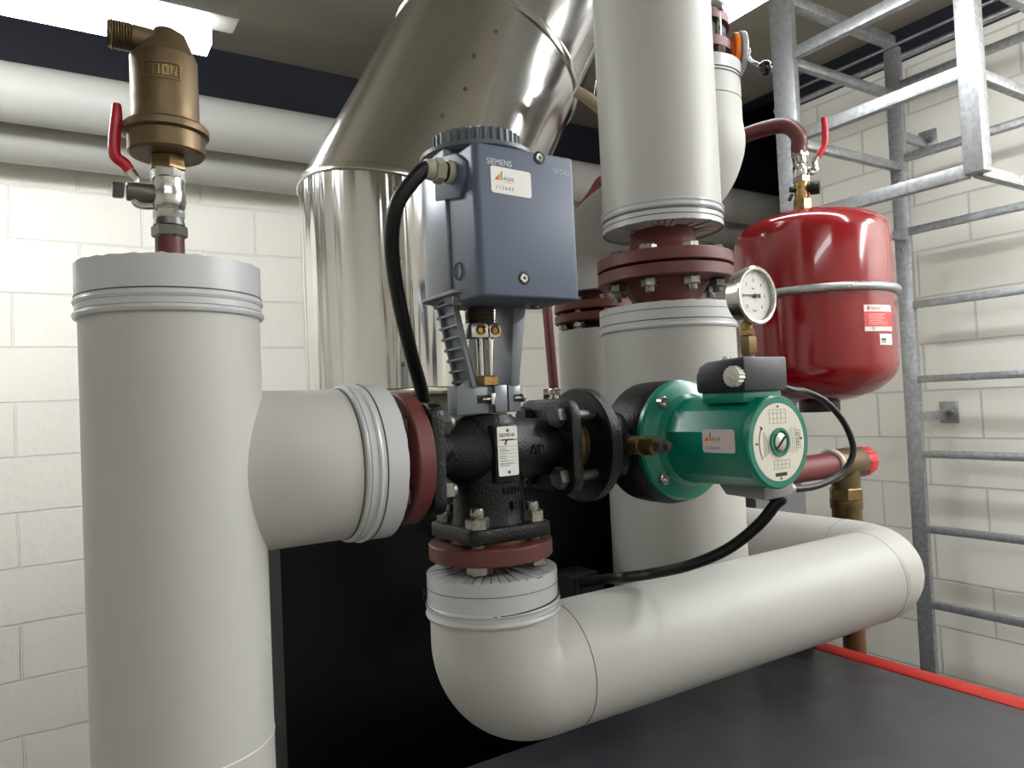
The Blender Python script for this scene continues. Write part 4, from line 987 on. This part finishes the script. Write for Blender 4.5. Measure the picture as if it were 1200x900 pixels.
# tank valve and red pipe
tv = thing('tank_valve', 'nickel ball valve with red lever and brass drain cock on top of the red tank', 'valve', (ta.x, ta.y, z1+.03))
vx_ = D(938, 240, TD-.03)
tvx, tvy = D(940, 235, TD).x, D(940, 235, TD).y
def tzv(y): return D(940, y, TD).z
b = B().hexa((tvx, tvy, z1+.012), Z, .040, tzv(232)-z1-.012, .3).cyl((tvx, tvy, tzv(233)), (tvx, tvy, tzv(213)), .018, n=24); part('drain_body', b, 'brass', tv)
b = B().hexa((tvx, tvy, tzv(214)), Z, .037, tzv(207)-tzv(214), .3).lathe((tvx, tvy, tzv(208)), Z, [(.016, 0), (.019, .006), (.019, .028), (.016, .034), (.0185, .036), (.0185, tzv(182)-tzv(208)), (.0165, tzv(180)-tzv(208))], 24).hexa((tvx, tvy, tzv(184)), Z, .038, tzv(178)-tzv(184), .3)
part('body', b, 'chrome', tv)
cR = (RT-FW*.55).normalized()
kp = Vector((tvx, tvy, tzv(222)))
part('drain_cap', B().cyl(kp+cR*.012, kp+cR*.022-Z*0, .010, n=20).cyl(kp+cR*.020, kp+cR*.045, .0165, n=24, bev=.003), 'dark', tv, 'black drain cap')
part('drain_wing', B().bar(kp-RT*.024-Z*.012, kp-RT*.034-Z*.03, .010, .008, bev=.002).cyl(kp-RT*.01, kp-RT*.03, .008, n=14).bar(kp-RT*.03+Z*.012, kp-RT*.03-Z*.018, .008, .012, bev=.002), 'dark', tv)
sp_ = Vector((tvx, tvy, tzv(198)))
part('stem', B().cyl(sp_+RT*.012, sp_+RT*.042, .008, n=16), 'chrome', tv)
def T(px, py, d=TD-.01): return D(px, py, d)
part('lever_arm', B().tube([T(950, 203), T(956, 200), T(955, 190), T(959, 182)], .007, 10), 'chrome', tv)
part('lever_grip', B().tube([T(958, 184), T(962, 178), T(966, 170), T(967, 155), T(965, 138)], [.0085, .009, .0088, .0082, .007], 12), 'redgrip', tv, 'red lever grip')
pr_ = .0205
pts = [Vector((tvx, tvy, tzv(181))), Vector((tvx, tvy, tzv(172))), D(936, 160, TD+.0), D(925, 149, TD+.01), D(909, 148, TD+.03), D(880, 156, TD+.08), D(845, 171, TD+.16), D(800, 186, TD+.27), D(750, 202, TD+.40), D(716, 208, TD+.47), D(704, 214, TD+.5), D(694, 228, TD+.5), D(677, 251, TD+.5), D(650, 289, TD+.5), D(640, 304, TD+.5), D(638, 320, TD+.5), D(640, 350, TD+.5), D(649, 455, TD+.5)]
single('red_expansion_pipe', B().tube(pts, [pr_]*8+[.019]*3+[.016]*7, 18, sub=6), mat('oxide_red_pipe', (84, 31, 31), .42, var=.1, vscale=20), 'long dark red pipe bending from the tank valve behind the tall riser to the back', 'pipe')
mf = thing('manifold_valve', 'small nickel valve at the foot of the thin red pipe above the black pump flange', 'valve', D(652, 462, TD+.5))
b = B(); c = D(649, 462, TD+.5); b.cyl(c-Z*.03, c+Z*.02, .022, n=20, bev=.003).cyl(c-RT*.035, c+RT*.04, .018, n=20, bev=.003); b.hexa(c-Z*.001, Z, .05, .016)
part('body', b, 'chrome', mf); part('handle', B().cyl(c+RT*.04, c+RT*.052+UP*.012, .02, n=18, bev=.004), 'dullbolt', mf)
part('tail_pipe', B().cyl(Vector((c.x, c.y, 0)), c-Z*.02, .016, n=18), 'red_primer', mf)

# ------------------------------------------------------------------ right bronze tee with red cap
BD = 1.71
bc = D(990, 543, BD)
bt = thing('bronze_tee', 'bronze pipe tee with red end cap right of the green pump', 'pipe fitting', (bc.x, bc.y, bc.z))
b = B().cyl(bc-X*.055, bc+X*.05, .036, n=32, bev=.004).cyl(bc-Z*.06, bc, .032, n=32)
part('body', b, 'bronze', bt)
zt5 = D(985, 575, BD).z
b = B().hexa((bc.x-.003, bc.y, zt5-.022), Z, .066, .03, .2).lathe((bc.x-.003, bc.y, D(985, 612, BD).z), Z, [(.026, -.01), (.033, 0), (.033, .03), (.036, .035), (.036, zt5-D(985, 612, BD).z-.02)], 32); part('coupling', b, 'oldbrass', bt)
b = B().cyl(bc+X*.048, bc+X*.088, .035, .033, n=32, bev=.004)
for k in range(10): a = 2*PI*k/10; b.bar(bc+X*.052+Y*.0345*math.cos(a)+Z*.0345*math.sin(a), bc+X*.085+Y*.033*math.cos(a)+Z*.033*math.sin(a), .004, .004, up=Y if k % 5 else Z, bev=0)
part('end_cap', b, 'red_cap', bt, 'red plastic end cap')
part('sealing_ring', B().ring(bc-X*.052, X, .033, .006, 40, 8), 'knob', bt)
p_ = thing('red_branch_pipe', 'dark red horizontal pipe running into the bronze tee', 'pipe', bc-X*.06)
part('pipe_run', B().tube([bc-X*.053, Vector((cx+lr*.93, bc.y, bc.z))], .029, 32, smooth=False), mat('oxide_red_branch', (108, 48, 46), .45), p_)
dp = thing('drain_pipe', 'brown vertical pipe dropping from the bronze tee behind the grey pipe', 'pipe', (bc.x-.003, bc.y, 0))
part('pipe_run', B().cyl((bc.x-.003, bc.y, 0), (bc.x-.003, bc.y, D(985, 612, BD).z-.009), .025, n=24), 'copper', dp)

# grey electrical cabinet behind
g0_, g1_ = D(884, 570, 2.15), D(945, 570, 2.15)
gcab = thing('electrical_cabinet', 'grey steel cabinet just visible below the green pump motor', 'cabinet', (g1_.x, g1_.y, 0))
part('casing', B().box((g0_.x-.2, 2.0, .2), (PY(944, 575, 2.0).x, 2.3, PY(940, 569, 2.0).z), .004), 'greypaint', gcab)
part('plinth', B().box((g0_.x-.19, 2.01, 0), (PY(944, 575, 2.0).x-.01, 2.29, .2)), 'ink', gcab)
part('door_edge', B().box((PY(884, 575, 1.99).x-.02, 1.994, .25), (PY(886, 575, 1.99).x, 2.001, PY(940, 573, 2.0).z-.01)), 'ink', gcab)

# ------------------------------------------------------------------ ladder with cage
LX, LY0, LY1 = 2.95, 1.628, 1.06
CXg = 2.245
lad = thing('wall_ladder', 'galvanised steel wall ladder with rungs and square cage at the right', 'ladder', (LX, 1.34, 0))
def gz(px, py, x): return PX(px, py, x).z
part('stile', B().bar((LX, LY0, .0), (LX, LY0, CZ-.16), .062, .024, up=X), 'galv', lad)
part('stile', B().bar((LX, LY1-.03, .0), (LX, LY1-.03, CZ-.16), .062, .024, up=X), 'galv', lad)
rz0 = 2.388-.004
for k in range(11):
    z = rz0+.3*(3-k)-.0
    if 0.05 < z < CZ-.1: part('rung', B().bar((LX, LY0-.028, z-.012), (LX, LY1, z-.012), .03, .028), 'galv', lad)
part('cage_post', B().bar((CXg, 1.625, 2.30), (CXg, 1.625, CZ-.001), .088, .030, up=X, bev=.003), 'galv', lad)
part('cage_post', B().bar((CXg, 1.015, 2.345), (CXg, 1.015, CZ-.001), .055, .05, up=X, bev=.003), 'galv', lad)
for z in (2.375, 2.662, 2.955):
    part('cage_rail', B().bar((CXg, 1.585, z-.018), (CXg, 1.04, z-.018), .03, .04, bev=.002), 'galv', lad)
    for yy in (1.625, 1.02):
        part('cage_strut', B().bar((CXg+.012, yy, z-.022), (LX-.012, yy, z-.022), .028, .032, bev=.002), 'galv', lad)
part('cage_rail', B().bar((CXg, 1.63, 3.16), (LX, 1.63, 3.16), .04, .04, bev=.002), 'galv', lad)
for (px, py) in ((1087, 165), (1112, 483)):
    p = PX(px, py, W_-.008)
    bk = part('wall_bracket', B().box((W_-.008, p.y-.037, p.z-.045), (W_, p.y+.037, p.z+.045), .002).bar((W_-.004, p.y+.01, p.z-.01), (LX+.01, LY0-.012, p.z-.01), .02, .036), 'galv', lad)
    part('anchor_bolt', B().hexa((W_-.008, p.y-.012, p.z), -X, .02, .01).cyl((W_-.016, p.y-.012, p.z), (W_-.026, p.y-.012, p.z), .006, n=12), 'zinc', bk)
for z in (2.58, 2.30):
    part('stile_bolt', B().cyl((LX-.011, LY0, z), (LX-.017, LY0, z), .008, n=14, bev=.001), 'zinc', lad)

# ------------------------------------------------------------------ world and output
w = bpy.data.worlds.new('world'); SC.world = w; w.use_nodes = True
w.node_tree.nodes['Background'].inputs[0].default_value = (.9, .93, 1, 1); w.node_tree.nodes['Background'].inputs[1].default_value = .02
SC.view_settings.view_transform = 'Standard'; SC.view_settings.look = 'None'; SC.view_settings.gamma = 1; SC.view_settings.use_curve_mapping = False
SC.view_settings.exposure = 0.85
